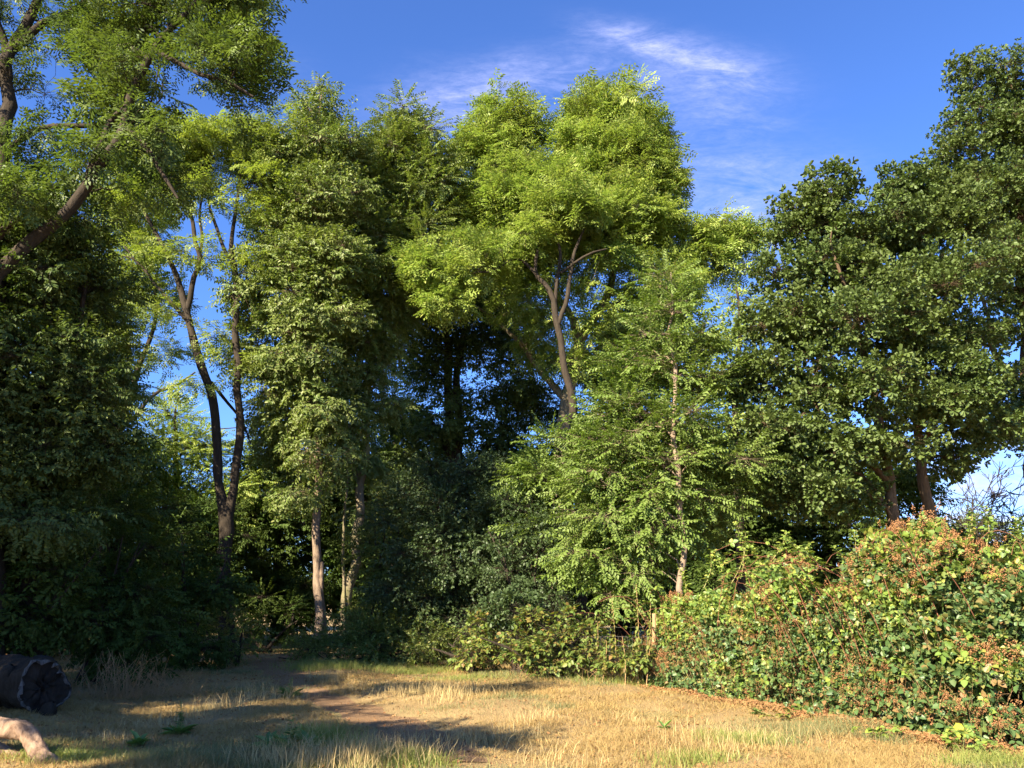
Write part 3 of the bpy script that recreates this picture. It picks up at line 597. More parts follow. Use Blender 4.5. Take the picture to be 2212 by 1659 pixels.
tree('robinia_tree', 'slim robinia with dark zigzag branches in front of the great one', 'tree', (gx(1243,26), 26, 0),
     [[(1262,1400,26,.17),(1252,1150,26,.16),(1243,935,26,.14),(1234,860,26,.13),(1215,780,26,.12),(1206,710,26,.115),(1199,650,26,.10),(1176,610,26,.085),(1158,590,26,.07),(1155,560,26,.06),(1168,500,26,.05),(1172,440,26,.02)],
      [(1206,700,26,.09),(1224,640,26,.08),(1236,590,26,.07),(1244,540,26,.06),(1262,480,26,.03)],
      [(1199,650,26,.07),(1205,600,26,.065),(1208,550,26,.06),(1200,480,26,.03)],
      [(1212,590,26,.05),(1260,555,25.8,.045),(1310,540,25.8,.02)],
      [(1165,600,26,.06),(1120,560,26,.05),(1070,580,25.6,.04),(1000,600,25.2,.03),(930,620,25,.02)]],
     [(1180,440,70,40,25.8,1,.8),(1250,450,60,40,25.8,1,.8),(1150,500,60,35,25.6,.9,.7),(1060,560,60,35,25.4,1,1),(990,590,60,40,25.2,1.1,1.1),(930,600,50,40,25,.9,1.1),(960,650,55,30,25,.8,1),(1020,530,50,30,25.4,.9,.9),(910,560,30,25,25,.6)],
     'ash', 'robinia', 'bark_dark', 111, dens=1.2, clump=.5, per=18, scale=1.35, group=TREES, inner=.2, limb=1.2)
# young hornbeam in layers
tree('young_hornbeam', 'young bright green hornbeam with layered boughs and thin reddish trunk behind the brambles', 'tree', (gx(1472,18), 18, 0),
     [[(1474,1460,17.1,.075),(1472,1300,17.1,.07),(1468,1100,17.1,.062),(1462,950,17.2,.055),(1455,800,17.4,.042),(1450,680,18,.03),(1446,590,18,.012)]],
     [(1446,600,30,50,18,.5,1.2),(1448,670,60,40,18,.8),(1420,740,80,40,18,1),(1500,740,60,40,18,.9),(1380,800,80,40,18,1),(1490,830,80,45,17.8,1),(1360,880,90,45,18,1.1),(1480,910,90,45,17.6,1.1),(1330,960,100,45,18,1.2),(1460,990,100,45,17.6,1.1),
      (1560,1000,60,45,18,.9),(1300,1040,90,45,18,1.2),(1420,1070,100,45,17.8,1.2),(1550,1080,60,40,18,.9),(1290,1120,80,45,18,1.1),(1400,1150,90,45,17.8,1.1),(1280,1200,70,40,18,1),(1370,1230,80,40,17.8,1),(1540,1150,50,40,18.4,.8,.8),(1330,1290,60,30,18,.8,.8)],
     'hornbeam', 'hornbeam', 'bark_tan', 112, limb=.5, dens=1.5, clump=.4, per=19, scale=1.0, group=TREES, inner=.1, flat=.5, droop=.12, up=.1)
tree('young_hornbeam', 'bushier yellow-green hornbeam half hidden left of the layered one', 'tree', (gx(1190,21), 21, 0),
     [[(1190,1420,21,.09),(1195,1200,21,.07),(1205,1050,21,.04),(1210,950,21,.02)]],
     [(1200,960,60,40,21,.9,.8),(1150,1020,60,40,21,.9,.8),(1230,1040,70,50,21,1),(1210,1130,80,50,21,1),(1240,1210,60,50,20.6,.9)],
     'hornbeam', 'hornbeam', 'bark_dark', 113, dens=1.3, clump=.42, per=18, scale=1.2, group=TREES, inner=.1, flat=.4)
# oaks
tree('oak_tree', 'dark green oak with rounded crown behind the brambles, a branch jutting at its top left', 'tree', (gx(1950,19), 19, 0),
     [[(1950,1350,19,.16),(1940,1180,19,.15),(1922,1060,19,.13),(1905,950,19,.11),(1880,830,19,.09),(1850,700,19,.07),(1820,560,19,.045),(1800,450,19,.015)],
      [(1918,1040,19,.08),(1840,960,18.6,.06),(1760,880,18.4,.04)],[(1850,700,19,.05),(1820,610,18.2,.04),(1800,540,18.1,.03),(1790,500,18.1,.015)]],
     [(1790,415,35,25,19,.5,1.3),(1740,455,40,20,19,.5,1.3),(1780,450,40,35,19,.7),(1735,500,25,20,19,.4,1.2),(1820,500,60,50,19,.9),(1900,480,60,50,19,1),(1760,570,80,50,19,1.1),(1690,600,55,35,19,.8),(1860,590,80,60,18.6,1.1),(1700,690,80,60,18.8,1.1),(1800,700,90,70,18.2,1.1),(1900,700,80,70,18.6,1.1),(1650,800,70,60,19,1),
      (1750,820,90,70,18.2,1.1),(1860,830,90,70,18,1.1),(1680,920,80,60,18.4,1.1),(1790,950,90,60,18,1.1),(1890,960,70,50,18.2,1),(1640,1020,70,50,18.6,1),(1740,1060,90,50,18.6,1.1),(1840,1070,70,40,18.8,.9,.8)],
     'oak', 'oak', 'bark_oak', 114, dens=1.15, clump=.55, per=46, scale=1.1, group=TREES, inner=.35)
tree('oak_tree', 'oak with two bent trunks visible under its crown at the right', 'tree', (gx(2030,20), 20, 0),
     [[(2045,1350,20,.16),(2030,1200,20,.15),(2010,1080,20,.14),(1995,990,20,.12),(1978,880,20,.10),(1985,760,20,.08),(1990,600,20,.05),(1985,450,20,.02)],
      [(1990,960,20,.08),(2040,880,19.6,.07),(2080,800,19.6,.05),(2110,700,19.6,.03)]],
     [(1940,390,40,45,20,.8,.8),(1990,420,60,55,20,1.1),(2050,480,60,60,20,1.1),(1960,520,70,60,20,1.2),(2060,600,70,70,19.6,1.2),(1970,640,70,70,19.6,1.2),(2080,720,70,60,19.6,1.1),(1990,770,80,60,19.2,1.2),(2090,830,70,60,19.6,1.1),(2000,880,80,50,19.2,1.1),(2090,920,80,45,19.8,1.1,.9),(2050,980,60,35,20,.9,.7),(1930,900,50,50,19.6,.9)],
     'oak', 'oak', 'bark_oak', 115, dens=1.1, clump=.52, per=42, scale=1.1, group=TREES, inner=.3)
tree('oak_tree', 'tallest oak, rising out of the right edge of the view', 'tree', (gx(2250,23), 23, 0),
     [[(2260,1350,23,.25),(2235,1100,23,.22),(2222,900,23,.19),(2215,700,23,.16),(2205,450,23,.1),(2190,250,23,.05),(2170,130,23,.02)],
      [(2220,850,23,.1),(2150,760,22.6,.08),(2120,640,22.6,.04)], [(2212,600,23,.08),(2130,470,22.6,.05),(2100,380,22.6,.03)]],
     [(2095,160,22,38,23,.5,.9),(2160,180,60,45,23,1.1,.9),(2220,200,60,60,23,1.3),(2110,260,60,55,23,1.2,.9),(2200,310,80,70,23,1.5),(2070,350,60,60,23,1.2,.8),(2140,420,90,70,23,1.6,.9),(2230,440,70,80,23,1.5,.9),(2060,450,50,50,22.6,1,.8),
      (2150,550,80,70,22.6,1.5,.8),(2240,620,70,80,23,1.4,.8),(2160,700,60,70,22.6,1.2,.8),(2170,830,60,60,22.6,1.2,.9),(2230,900,70,60,22.6,1.2,.9),(2160,930,60,50,22.6,1.1,.9),(2330,500,80,250,24,2,.8)],
     'oak', 'oak', 'bark_oak', 116, dens=1.1, clump=.52, per=34, group=TREES, inner=.3)
tree('birch_tree', 'pale green tree filling between the robinia arm and the oak crown', 'tree', (gx(1600,24), 24, 0),
     [[(1600,1400,24,.14),(1595,1000,24,.11),(1590,750,24,.07),(1590,620,24,.03)]],
     [(1590,640,50,45,24,1,.7),(1560,720,60,50,24,1.1,.8),(1620,730,50,50,24,1,.8),(1580,820,70,60,24,1.2),(1620,920,60,60,24,1.2)],
     'cherry', 'robinia', 'bark_dark', 117, dens=.9, clump=.5, per=26, group=TREES, inner=.3)

#@@SHRUBS
SH = 'bushes at the wood edge'
def shrub(name, label, px, Y, blobs, kind, mat, seed, bark='bark_dark', dens=1.0, clump=.38, per=26, scale=1.0, **kw):
    r = np.random.default_rng(seed+500); st = []
    cx = [b[0] for b in blobs]; top = min(b[1] for b in blobs)
    for k in range(4):
        tx = px+(r.random()-.5)*1.4*(max(cx)-min(cx)+60); b0 = P(px+r.normal(0,12), 1300, Y); b0[2] = -.05
        tp = P(tx, top+r.uniform(10,60), Y+r.uniform(-.3,.3)); md = (b0+tp)/2+r.normal(0,.12,3); md[:2] = b0[:2]*.6+tp[:2]*.4
        st.append([(*b0,.05),(*md,.035),(*tp,.012)])
    wb = []
    for b in blobs:
        c = P(b[0], b[1], b[4]); k_ = mpp(b[0], b[1], b[4]); rx, rz = b[2]*k_, b[3]*k_
        wb.append((*c, rx, rz, b[5] if len(b) > 5 and b[5] else .9*(rx+rz)/2, b[6] if len(b) > 6 else 1))
    return tree(name, label, 'bush', (gx(px,Y), Y, 0), st, wb, kind, mat, bark, seed, dens=dens, clump=clump, per=per, scale=scale, world=True, group=SH, **kw)
shrub('hawthorn_bush', 'large dark bluish green bush in the centre, darkest mass behind the golden brambles', 1000, 23,
      [(960,1040,80,50,23),(1050,1040,70,50,23),(900,1120,80,60,22.6),(1000,1120,90,60,22.4),(1090,1120,70,60,22.8),(930,1210,80,60,22.4),(1030,1220,90,60,22.2),(900,1290,70,50,22.6),(1000,1310,90,50,22.6,1,.8),(1090,1220,50,50,22.6)],
      'small', 'hawthorn', 201, per=44, scale=1.25, clump=.45, dens=1.2)
shrub('hawthorn_bush', 'blue-grey green bush with a lit spray, right of the dark central mass', 1150, 20.5,
      [(1120,1120,60,50,21),(1180,1150,50,50,20.6),(1130,1210,60,50,20.4),(1160,1280,60,50,20.4),(1110,1300,50,45,20.6),(1200,1290,60,50,20.6)],
      'small', 'hawthorn', 202, per=40, scale=1.25, clump=.42, dens=1.1)
shrub('elder_bush', 'light green bush beside the ivy-clad trunk', 830, 25, [(850,1080,50,60,25),(820,1180,50,60,25),(860,1250,60,60,24.6),(800,1290,50,50,24.6)], 'small', 'sallow', 203, per=36, scale=1.3, clump=.45)
shrub('elder_bush', 'low sunlit undergrowth at the foot of the pinkish trunk', 770, 22.6, [(700,1385,50,35,22.6),(760,1360,50,40,22.6),(820,1370,55,45,22.4),(880,1370,50,40,22.4),(930,1385,50,40,22)], 'small', 'sallow', 204, per=34, scale=1.1, clump=.34)
shrub('elder_bush', 'low dark green undergrowth running between path and golden brambles', 860, 21.6, [(690,1420,50,22,21.8),(760,1415,60,26,21.8),(840,1415,60,30,21.4),(920,1420,60,30,21),(960,1395,40,35,20.6)], 'small', 'sallow', 205, per=34, scale=1.1, clump=.3)
shrub('bramble_bush', 'small golden-green bramble mound catching the sun in the centre', 1035, 19.6, [(1040,1360,55,40,19.6),(1000,1395,40,35,19.6),(1060,1400,60,40,19.3),(1010,1430,45,22,19.3),(1100,1430,50,22,19)], 'bramble', 'goldbramble', 206, per=60, scale=1.0, clump=.32, dens=1.3)
shrub('bramble_bush', 'bramble mound with rusty leaves and red litter at its foot, left of the wire fence', 1190, 17.8, [(1150,1360,50,35,18),(1220,1345,60,30,18),(1150,1410,50,40,17.6),(1220,1400,60,45,17.6),(1280,1370,35,35,17.8,0,.7),(1190,1445,60,22,17.4),(1275,1420,40,40,17.3),(1330,1440,50,22,16.6),(1390,1435,25,35,16.2)], 'bramble', 'goldbramble', 207, per=60, scale=1.0, clump=.32, dens=1.2)
shrub('maple_sapling', 'dark sapling with lobed leaves between the two small bramble mounds', 1120, 18.8, [(1110,1330,28,30,18.8),(1125,1370,25,35,18.7),(1115,1300,18,16,18.8)], 'oak', 'hawthorn', 208, per=16, clump=.3)
# left side, in shade
for k, (lab, px, Y, bl, mt, kd) in enumerate([
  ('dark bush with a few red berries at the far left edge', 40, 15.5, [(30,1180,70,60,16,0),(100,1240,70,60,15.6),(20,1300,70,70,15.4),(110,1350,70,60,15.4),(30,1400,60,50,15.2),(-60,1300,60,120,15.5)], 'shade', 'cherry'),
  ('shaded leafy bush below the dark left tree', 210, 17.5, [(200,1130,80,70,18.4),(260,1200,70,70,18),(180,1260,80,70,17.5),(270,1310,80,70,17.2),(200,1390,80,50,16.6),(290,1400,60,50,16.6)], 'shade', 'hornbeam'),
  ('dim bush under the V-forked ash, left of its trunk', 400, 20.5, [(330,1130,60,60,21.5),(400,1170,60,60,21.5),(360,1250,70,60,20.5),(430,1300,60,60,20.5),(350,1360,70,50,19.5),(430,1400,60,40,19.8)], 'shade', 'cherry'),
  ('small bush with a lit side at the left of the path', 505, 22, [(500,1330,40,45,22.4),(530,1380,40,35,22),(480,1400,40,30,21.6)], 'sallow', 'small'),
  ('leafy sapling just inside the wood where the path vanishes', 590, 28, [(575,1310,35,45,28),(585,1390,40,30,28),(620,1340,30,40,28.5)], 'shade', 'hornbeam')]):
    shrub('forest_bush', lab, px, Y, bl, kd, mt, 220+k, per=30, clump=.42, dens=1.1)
# shade-side trees that close the wood behind
BK = 'trees deeper in the wood'
b1 = tree('forest_tree', 'sunlit yellow-green tree seen between slender ash and V-forked trunk', 'tree', (gx(380,34), 34, 0),
     [[(380,1400,34,.2),(382,1000,34,.12),(380,880,34,.04)]],
     [(380,900,55,35,34,1.4),(350,960,80,45,34,1.8),(430,960,60,50,34,1.6),(370,1040,100,50,33.6,2),(470,1060,60,60,34,1.6),(400,1130,100,50,33.6,2),(300,1060,50,60,34,1.4),(560,960,50,70,34.5,1.5,.8),(540,1080,60,60,34,1.5)],
     'hornbeam', 'robinia', 'bark_dark', 301, dens=1.0, clump=.7, per=40, scale=1.25, group=BK)
b2 = tree('forest_tree', 'dark tree closing the view above the far end of the path', 'tree', (gx(600,36), 36, 0),
     [[(600,1400,36,.25),(600,1100,36,.15),(600,950,36,.06)]],
     [(600,1040,60,50,36,2),(560,1120,80,60,36,2),(650,1120,70,60,36,2),(600,1200,100,60,35.6,2.2),(560,1280,90,60,35.4,2),(650,1290,90,60,35.4,2),(600,1370,120,45,35,2)],
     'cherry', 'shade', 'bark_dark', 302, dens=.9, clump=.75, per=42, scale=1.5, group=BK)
b3 = tree('forest_tree', 'low dark tree behind the central bush under the robinia', 'tree', (gx(1050,37), 37, 0),
     [[(1050,1400,37,.25),(1050,1100,37,.15),(1050,990,37,.06)]],
     [(1050,1000,110,45,37,2.2),(950,1060,100,60,37,2.2),(1120,1070,110,60,37,2.2),(1020,1150,130,60,36.6,2.4),(900,1180,90,60,36.6,2),(1150,1180,100,60,36.6,2.2),(1020,1270,150,70,36,2.4),(1180,1300,90,60,36,2),(870,1300,90,60,36,2)],
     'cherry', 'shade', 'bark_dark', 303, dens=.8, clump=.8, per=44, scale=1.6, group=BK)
def bcopy(src, px, Y, rz, sc, lab): return copy_thing(src, (gx(px,Y), Y, 0), rz, sc, lab, BK)
bcopy(b3, 760, 39, 1.9, (.9,1,1.0), 'dark tree glimpsed between the two cherry trunks')
bcopy(b2, 450, 46, 2.4, (1.2,1.1,1.0), 'dim tree behind the V-forked trunk')
bcopy(b3, 250, 44, .8, (1,1,1.0), 'dim tree behind the slender pale ash')
bcopy(b2, 60, 30, 4.0, (1.3,1.2,1.3), 'dark tree behind the densest tree at the left edge')
bcopy(b3, 1350, 33, 3.6, (1,1,1.0), 'dark tree behind the layered hornbeam')
bcopy(b2, 1620, 30, 5.1, (1.1,1.1,1.05), 'dark tree behind the left half of the oak')
bcopy(b3, 1800, 30, 2.9, (.9,1,.88), 'dark tree under the oak crown, behind its first trunk')
bcopy(b2, 1180, 44, .4, (1.3,1.2,1.05), 'far dim tree under the great robinia trunk')
bcopy(b2, 850, 48, 1.2, (1.3,1.2,.95), 'far dim tree low between cherries and twin trunk')
bcopy(b3, -330, 28, .5, (1.1,1.1,1.25), 'dark tree beyond the left edge, inside the wood')
bcopy(b2, -520, 33, 1.7, (1.3,1.3,1.4), 'second dark tree beyond the left edge, deeper in the wood')
bcopy(b3, -60, 25, 2.2, (.7,.7,.95), 'thick dark tree behind the shaded bushes at the left')
bcopy(b2, 160, 27, 3.3, (.7,.7,.85), 'dark undergrowth tree behind the leafy left bush')
bcopy(b3, 420, 30, 5.2, (.6,.6,.62), 'low dark tree behind the dim bush left of the V-forked trunk')
tree('forest_tree', 'half-shaded tree filling the space under the great robinia crown', 'tree', (gx(1330,35), 35, 0),
     [[(1330,1400,35,.2),(1325,1100,35,.16),(1320,850,35,.1),(1320,700,35,.04)]],
     [(1330,720,60,60,35,1.6),(1400,700,60,60,35,1.6),(1380,800,70,60,35,1.7),(1300,830,70,50,35,1.6,.9),(1220,900,60,50,35,1.6),(1150,860,60,50,35,1.5,.8),(1330,920,90,60,35,2),(1180,680,50,40,35,1.4,.5),(1120,780,50,50,35,1.4,.5),(1250,1000,100,60,35,2),(1080,620,60,50,35,1.4,.7)],
     'hornbeam', 'ash', 'bark_dark', 304, dens=.85, clump=.65, per=32, scale=1.5, group=BK)
tree('forest_tree', 'tree closing the view between the cherry trunks and the dark twin trunk', 'tree', (gx(850,36), 36, 0),
     [[(850,1400,36,.2),(850,1100,36,.14),(850,900,36,.04)]],
     [(850,900,60,40,36,1.6,.7),(820,980,70,50,36,1.8),(900,1000,60,50,36,1.8),(860,1080,90,60,36,2),(740,1020,50,70,36,1.8,.8),(640,1000,50,60,36,1.6,.7)],
     'hornbeam', 'ash', 'bark_dark', 305, dens=.85, clump=.65, per=32, scale=1.5, group=BK)
bcopy(b3, 2560, 30, 1.1, (1.1,1.1,1.0), 'dark tree beyond the right edge, behind the brambles')
bcopy(b2, 2900, 26, 4.4, (1.2,1.2,1.2), 'second dark tree beyond the right edge')
bcopy(b3, 2300, 60, 2.6, (1.4,1.4,.75), 'far low tree beyond the right edge')
bcopy(b2, 2000, 62, .9, (1.5,1.5,.62), 'far low tree behind the two bent oak trunks')
tree('distant_tree', 'pale green distant tree low under the right oaks', 'tree', (gx(2090,45), 45, 0),
     [[(2100,1350,45,.2),(2100,1200,45,.12),(2100,1130,45,.05)]],
     [(2080,1140,60,22,45,1.8),(2140,1150,50,18,45,1.6),(2030,1170,60,30,45,1.8),(2100,1190,90,30,45,2),(2200,1180,60,25,45,1.8)],
     'hornbeam', 'sallow', 'bark_dark', 310, dens=.9, clump=.6, per=26, scale=1.4, group=BK)

# bare tree at the right edge
def bare_tree():
    r = np.random.default_rng(9); base = np.array([gx(2185,30), 30, 0.]); root = thing('bare_tree', 'leafless thin-branched tree against the bright sky at the right edge', 'tree', base, TREES)
    pts, rad = [], []
    def grow(p, d, L, rr, lv):
        k = 6; q = [p]
        for i in range(k-1): d = unit(d+r.normal(0,.10,3)+np.array([0,0,.04])); q.append(q[-1]+d*L/(k-1))
        pts.append(q); rad.append(np.linspace(rr, rr*.55, k))
        if lv == 0: return
        for j in range(4 if lv > 2 else 3):
            i = r.integers(2,k); grow(q[i], unit(d+r.normal(0,.55,3)*np.array([1,.8,.6])), L*r.uniform(.55,.8), rr*.5, lv-1)
    grow(np.zeros(3), np.array([-.12,0,1.]), 3.3, .09, 5)
    link('trunk', mesh_np('trunk', *tubes(np.array(pts), np.maximum(np.array(rad),.012), 5), smooth=True), M['bark_dark'], root)
bare_tree()

#@@BRAMBLE
# ------------------------------------------------------------------ bramble thicket on the right
HP = catmull(np.column_stack([HG[:,:2], np.zeros(len(HG)), HG[:,2]]), .1)
def bramble(label, x0, x1, seed, n=5200, heads=420, canes=16, hmul=1.0, mat='bramble', leafscale=1.0, e0=.5, e1=.3, tall=()):
    r = np.random.default_rng(seed); S = HP[(HP[:,0] >= x0) & (HP[:,0] <= x1)]
    c = S[len(S)//2]; base = np.array([c[0], c[1]+1.0, 0.]); root = thing('bramble_thicket', label, 'bramble', base, 'bramble thickets on the right')
    D = 1.35
    def surf(m, inset, lump=.34):
        i = r.integers(0, len(S), m); s = S[i]; vv_ = np.linspace(0,.82*np.pi,200); al = np.r_[0, np.cumsum(np.hypot(np.diff(D*(1-np.cos(vv_))), np.diff(2.2*np.sin(np.clip(vv_,0,np.pi))**.75)))]; v = np.interp(r.random(m)*al[-1], al, vv_)
        ends = np.clip((s[:,0]-x0+.1)/e0,.05,1)**.5*np.clip((x1-s[:,0]+.1)/e1,.3,1)**.5
        H = s[:,3]*hmul*ends*(1+.15*(vnoise(s[:,0], v*1.2+seed, .55, seed)-.5)*2+.06*(vnoise(s[:,0], v*1.2+seed, .17, seed+9)-.5)*2)*.97
        depth = D*(1-np.cos(v)); z = H*np.sin(np.clip(v,0,np.pi))**.75
        nrm = unit(np.column_stack([r.normal(0,.15,m), -np.cos(v)*1.0, np.sin(v)*.9]))
        L_ = (vnoise(s[:,0]+50, z+seed, .45, seed+1)-.5)*2*lump+(vnoise(s[:,0]+50, z*.8, 1.2, 5)-.5)*.7
        p = np.column_stack([s[:,0]+r.normal(0,.05,m), s[:,1]+depth+.12, z])+nrm*(L_-inset*r.random(m)**1.3-1.0*np.clip((vnoise(s[:,0]*1.0+7,z*1.2+seed,.26,seed+3)*.6+vnoise(s[:,0]*1.0,z*1.2,.11,seed+4)*.4-.47)*5,0,1))[:,None]
        p[:,2] = np.maximum(p[:,2], .04); return p, nrm
    p, nrm = surf(n, .8); d = nrm+r.normal(0,.8,p.shape); d[:,2] -= .25
    sc = r.uniform(.45,1.2,n)*leafscale
    fresh_lit = (p[:,2]/2.2)*.6+.12+1.0*(vnoise(p[:,0]+3, p[:,2]*1.2, .6, seed+5)-.5)+r.normal(0,.15,n) > .50     # new growth above, older leaves below; sunlit top and self-shade also coloured in
    for nm, k_, mt in (('old_shaded_leaves', ~fresh_lit, 'bramble_old_shaded'), ('fresh_sunlit_leaves', fresh_lit, mat)):
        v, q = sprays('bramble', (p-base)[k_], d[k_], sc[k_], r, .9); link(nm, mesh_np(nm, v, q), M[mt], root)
    p, nrm = surf(heads, .12, .36); k = vnoise(p[:,0]+9, p[:,2]*1.3, .45, 77) > .5; p, nrm = p[k], nrm[k]
    d = nrm+r.normal(0,.5,p.shape); d[:,2] += .2
    v, q = sprays('panicle', p-base, d, r.uniform(.6,1.15,len(p))*leafscale, r, 1)
    link('dried_flowers', mesh_np('dried_flowers', v, q), M['seed'], root)
    # canes
    Q, Rr = [], []; Lp, Ld = [], []
    for j in range(canes):
        s = S[r.integers(0, len(S))]; H = s[3]*hmul; t_ = np.linspace(0,1,12)
        rise = H*r.uniform(.75,1.16); run = r.uniform(.2,2.2)*r.choice([-1,1]); dep = r.uniform(-.35,.5)
        f = np.column_stack([s[0]+run*t_**r.uniform(1,2.2), s[1]+.9+(dep-.7)*t_+.2*t_, rise*np.sin(t_*np.pi*.62)]); Q.append(f); Rr.append(np.linspace(.007,.003,12))
    green = []
    for (a, b, c_, d_, Y) in tall:                    # single shoots standing above the thicket (pixels)
        A = P(a, b, Y); B = P(c_, d_, Y); t_ = np.linspace(0,1,12)[:,None]; bow = np.array([(B-A)[2]*.10,0,0])
        f = A*(1-t_)+B*t_+np.sin(t_*np.pi)*bow; green.append(f)
        for k in range(2,12):
            for s_ in (-1,1):
                Lp.append(f[k]); Ld.append([s_*.8, r.normal(0,.5), .15+.3*(k/12)])
    for f in Q[::2]:
        for k in range(3,12):
            Lp.append(f[k]+[0,-.02,.02]); Ld.append([r.choice([-1,1])*.7, -.5, .3])
    link('canes', mesh_np('canes', *tubes(np.array(Q)-base, np.array(Rr), 5), smooth=True), M['cane_red'], root)
    if green:
        link('shoots', mesh_np('shoots', *tubes(np.array(green)-base, np.tile(np.linspace(.008,.003,12), (len(green),1)), 5), smooth=True), M['cane_green'], root)
        v, q = sprays('bramble', np.array(Lp)-base, np.array(Ld), r.uniform(.6,1.0,len(Lp)), r, .4); link('shoot_leaves', mesh_np('shoot_leaves', v, q), M['bramble'], root)
    # dead stalks low down
    n2 = 1100; p, nrm = surf(n2, .25); p[:,2] *= .55; e = p+np.column_stack([r.normal(0,.12,n2), r.normal(0,.08,n2)-.05, r.uniform(.1,.45,n2)])
    link('dead_stalks', mesh_np('dead_stalks', *tubes(np.stack([p,(p+e)/2+r.normal(0,.02,p.shape),e],1)-base, np.tile([.003,.0025,.0015],(n2,1)), 3)), M['stem_tan'], root)
    return root
X = lambda px: float(np.interp(px, hedge[:,0], HG[:,0]))
bramble('bramble thicket\'s far low end beside the tan fence post', X(1405), X(1690), 41, n=17000, heads=1900, leafscale=.85,
        tall=[(1600,1250,1590,1130,15.2),(1640,1240,1700,1150,15.0),(1560,1250,1540,1190,15.4),(1480,1290,1470,1230,15.8),(1520,1270,1535,1200,15.4),(1650,1240,1620,1180,14.8),(1580,1260,1610,1150,15.0)])
bramble('middle of the bramble thicket, with pale shoots standing above it', X(1600), X(2000), 42, n=22000, heads=2000, leafscale=.92, e0=.6,
        tall=[(1755,1230,1700,1165,13.6),(1830,1250,1845,1150,13.2),(1840,1240,1800,1180,13.2),(1790,1230,1680,1180,13.5),(1890,1230,1885,1180,12.8),(1720,1240,1745,1175,13.8),(1860,1220,1875,1165,12.9),(1930,1220,1915,1150,12.6),(1770,1220,1740,1190,13.4)])
bramble('nearest and highest bramble thicket at the right edge, thick with brown flower heads', X(1880), HG[-1,0], 43, n=27000, heads=3000, leafscale=1.0, hmul=1.0, e0=.5,
        tall=[(2130,1180,2125,1095,11.6),(1990,1200,1975,1130,12.2),(2180,1190,2200,1120,11.4),(2040,1200,2030,1120,11.9),(2080,1180,2100,1110,11.7),(1950,1210,1965,1150,12.3)])

#@@SMALL
# ------------------------------------------------------------------ small things
# wire fence with a leaning wooden post
fb = P(1410,1470,16.6); fb[2] = 0; fo = thing('wire_fence', 'rusty square-mesh wire fence with pale leaning post, half buried in nettles', 'fence', fb)
A = P(1413,1326,16.5); B = P(1404,1440,16.5); B[2] = -.1
pp = catmull([[*B,.05],[*((A+B)/2+np.array([.02,0,0])),.047],[*A,.043]], .08, .004, np.random.default_rng(3)); v, q = tubes(pp[None,:,:3]-fb, pp[None,:,3], 8)
k = len(v)-8; q = np.concatenate([q, [[k,k+1,k+2,k+3],[k,k+3,k+4,k+7],[k+4,k+5,k+6,k+7]]]); link('post', mesh_np('post', v, q, False), M['wood'], fo)
W = []; L0 = P(1262,1470,17.4); L0[2] = 0; L1 = P(1410,1470,16.6); L1[2] = 0
for h_ in (.12,.30,.50,.68,.86,1.04): W.append(np.linspace(L0+[0,0,h_], L1+[0,0,h_+.04], 14)+np.random.default_rng(int(h_*50)).normal(0,.006,(14,3)))
for s_ in np.linspace(0,1,16): c_ = L0*(1-s_)+L1*s_; W.append(np.linspace(c_+[0,0,.1], c_+[0,0,.88], 14))
link('wire_mesh', mesh_np('wire_mesh', *tubes(np.array(W)-fb, np.full((len(W),14),.0025), 4)), M['wire'], fo)
# nettles
def nettle(lab, px, Y, top, lean, seed, mat='nettle', step=.11):
    r = np.random.default_rng(seed); b = P(px,1470,Y); b[2] = hgt(b[0],b[1]); tp = P(px+lean, top, Y); root = thing('nettle', lab, 'plant', b, 'yellowing nettle stalks by the fence')
    t_ = np.linspace(0,1,10)[:,None]; f = b*(1-t_)+tp*t_+np.sin(t_*np.pi)*np.array([.03,0,0])
    link('stem', mesh_np('stem', *tubes(f[None]-b, np.linspace(.009,.004,10)[None], 5), smooth=True), M['stem_tan'], root)
    n = int((tp[2]-b[2])/step); Lp, Ld, s = [], [], []
    for k in range(n):
        u = .35+.65*k/n; c = b*(1-u)+tp*u
        for a in range(3): an = a*2.1+k*.8+r.normal(0,.4); Lp.append(c); Ld.append([math.cos(an)*.8, math.sin(an)*.8, r.uniform(-1.1,-.1)]); s.append((1.15-.75*(u-.35)/.65)*r.uniform(.8,1.1))
    v, q = sprays('single', np.array(Lp)-b, np.array(Ld), np.array(s), r, .3); link('leaves', mesh_np('leaves', v, q), M[mat], root)
nettle('tallest nettle stalk, left of the fence post', 1378, 16.2, 1262, -4, 1); nettle('drooping nettle stalk left of the tallest one', 1330, 16.6, 1295, -8, 2)
nettle('short nettle at the left end of the wire fence', 1285, 17.0, 1345, 6, 3); nettle('nettle bowed over the middle of the wire mesh', 1300, 16.4, 1385, 10, 4)
nettle('stalk right beside the pale fence post', 1395, 16.0, 1300, 10, 5); nettle('thin orange-stemmed stalk in front of the wire', 1350, 15.9, 1375, -6, 6)
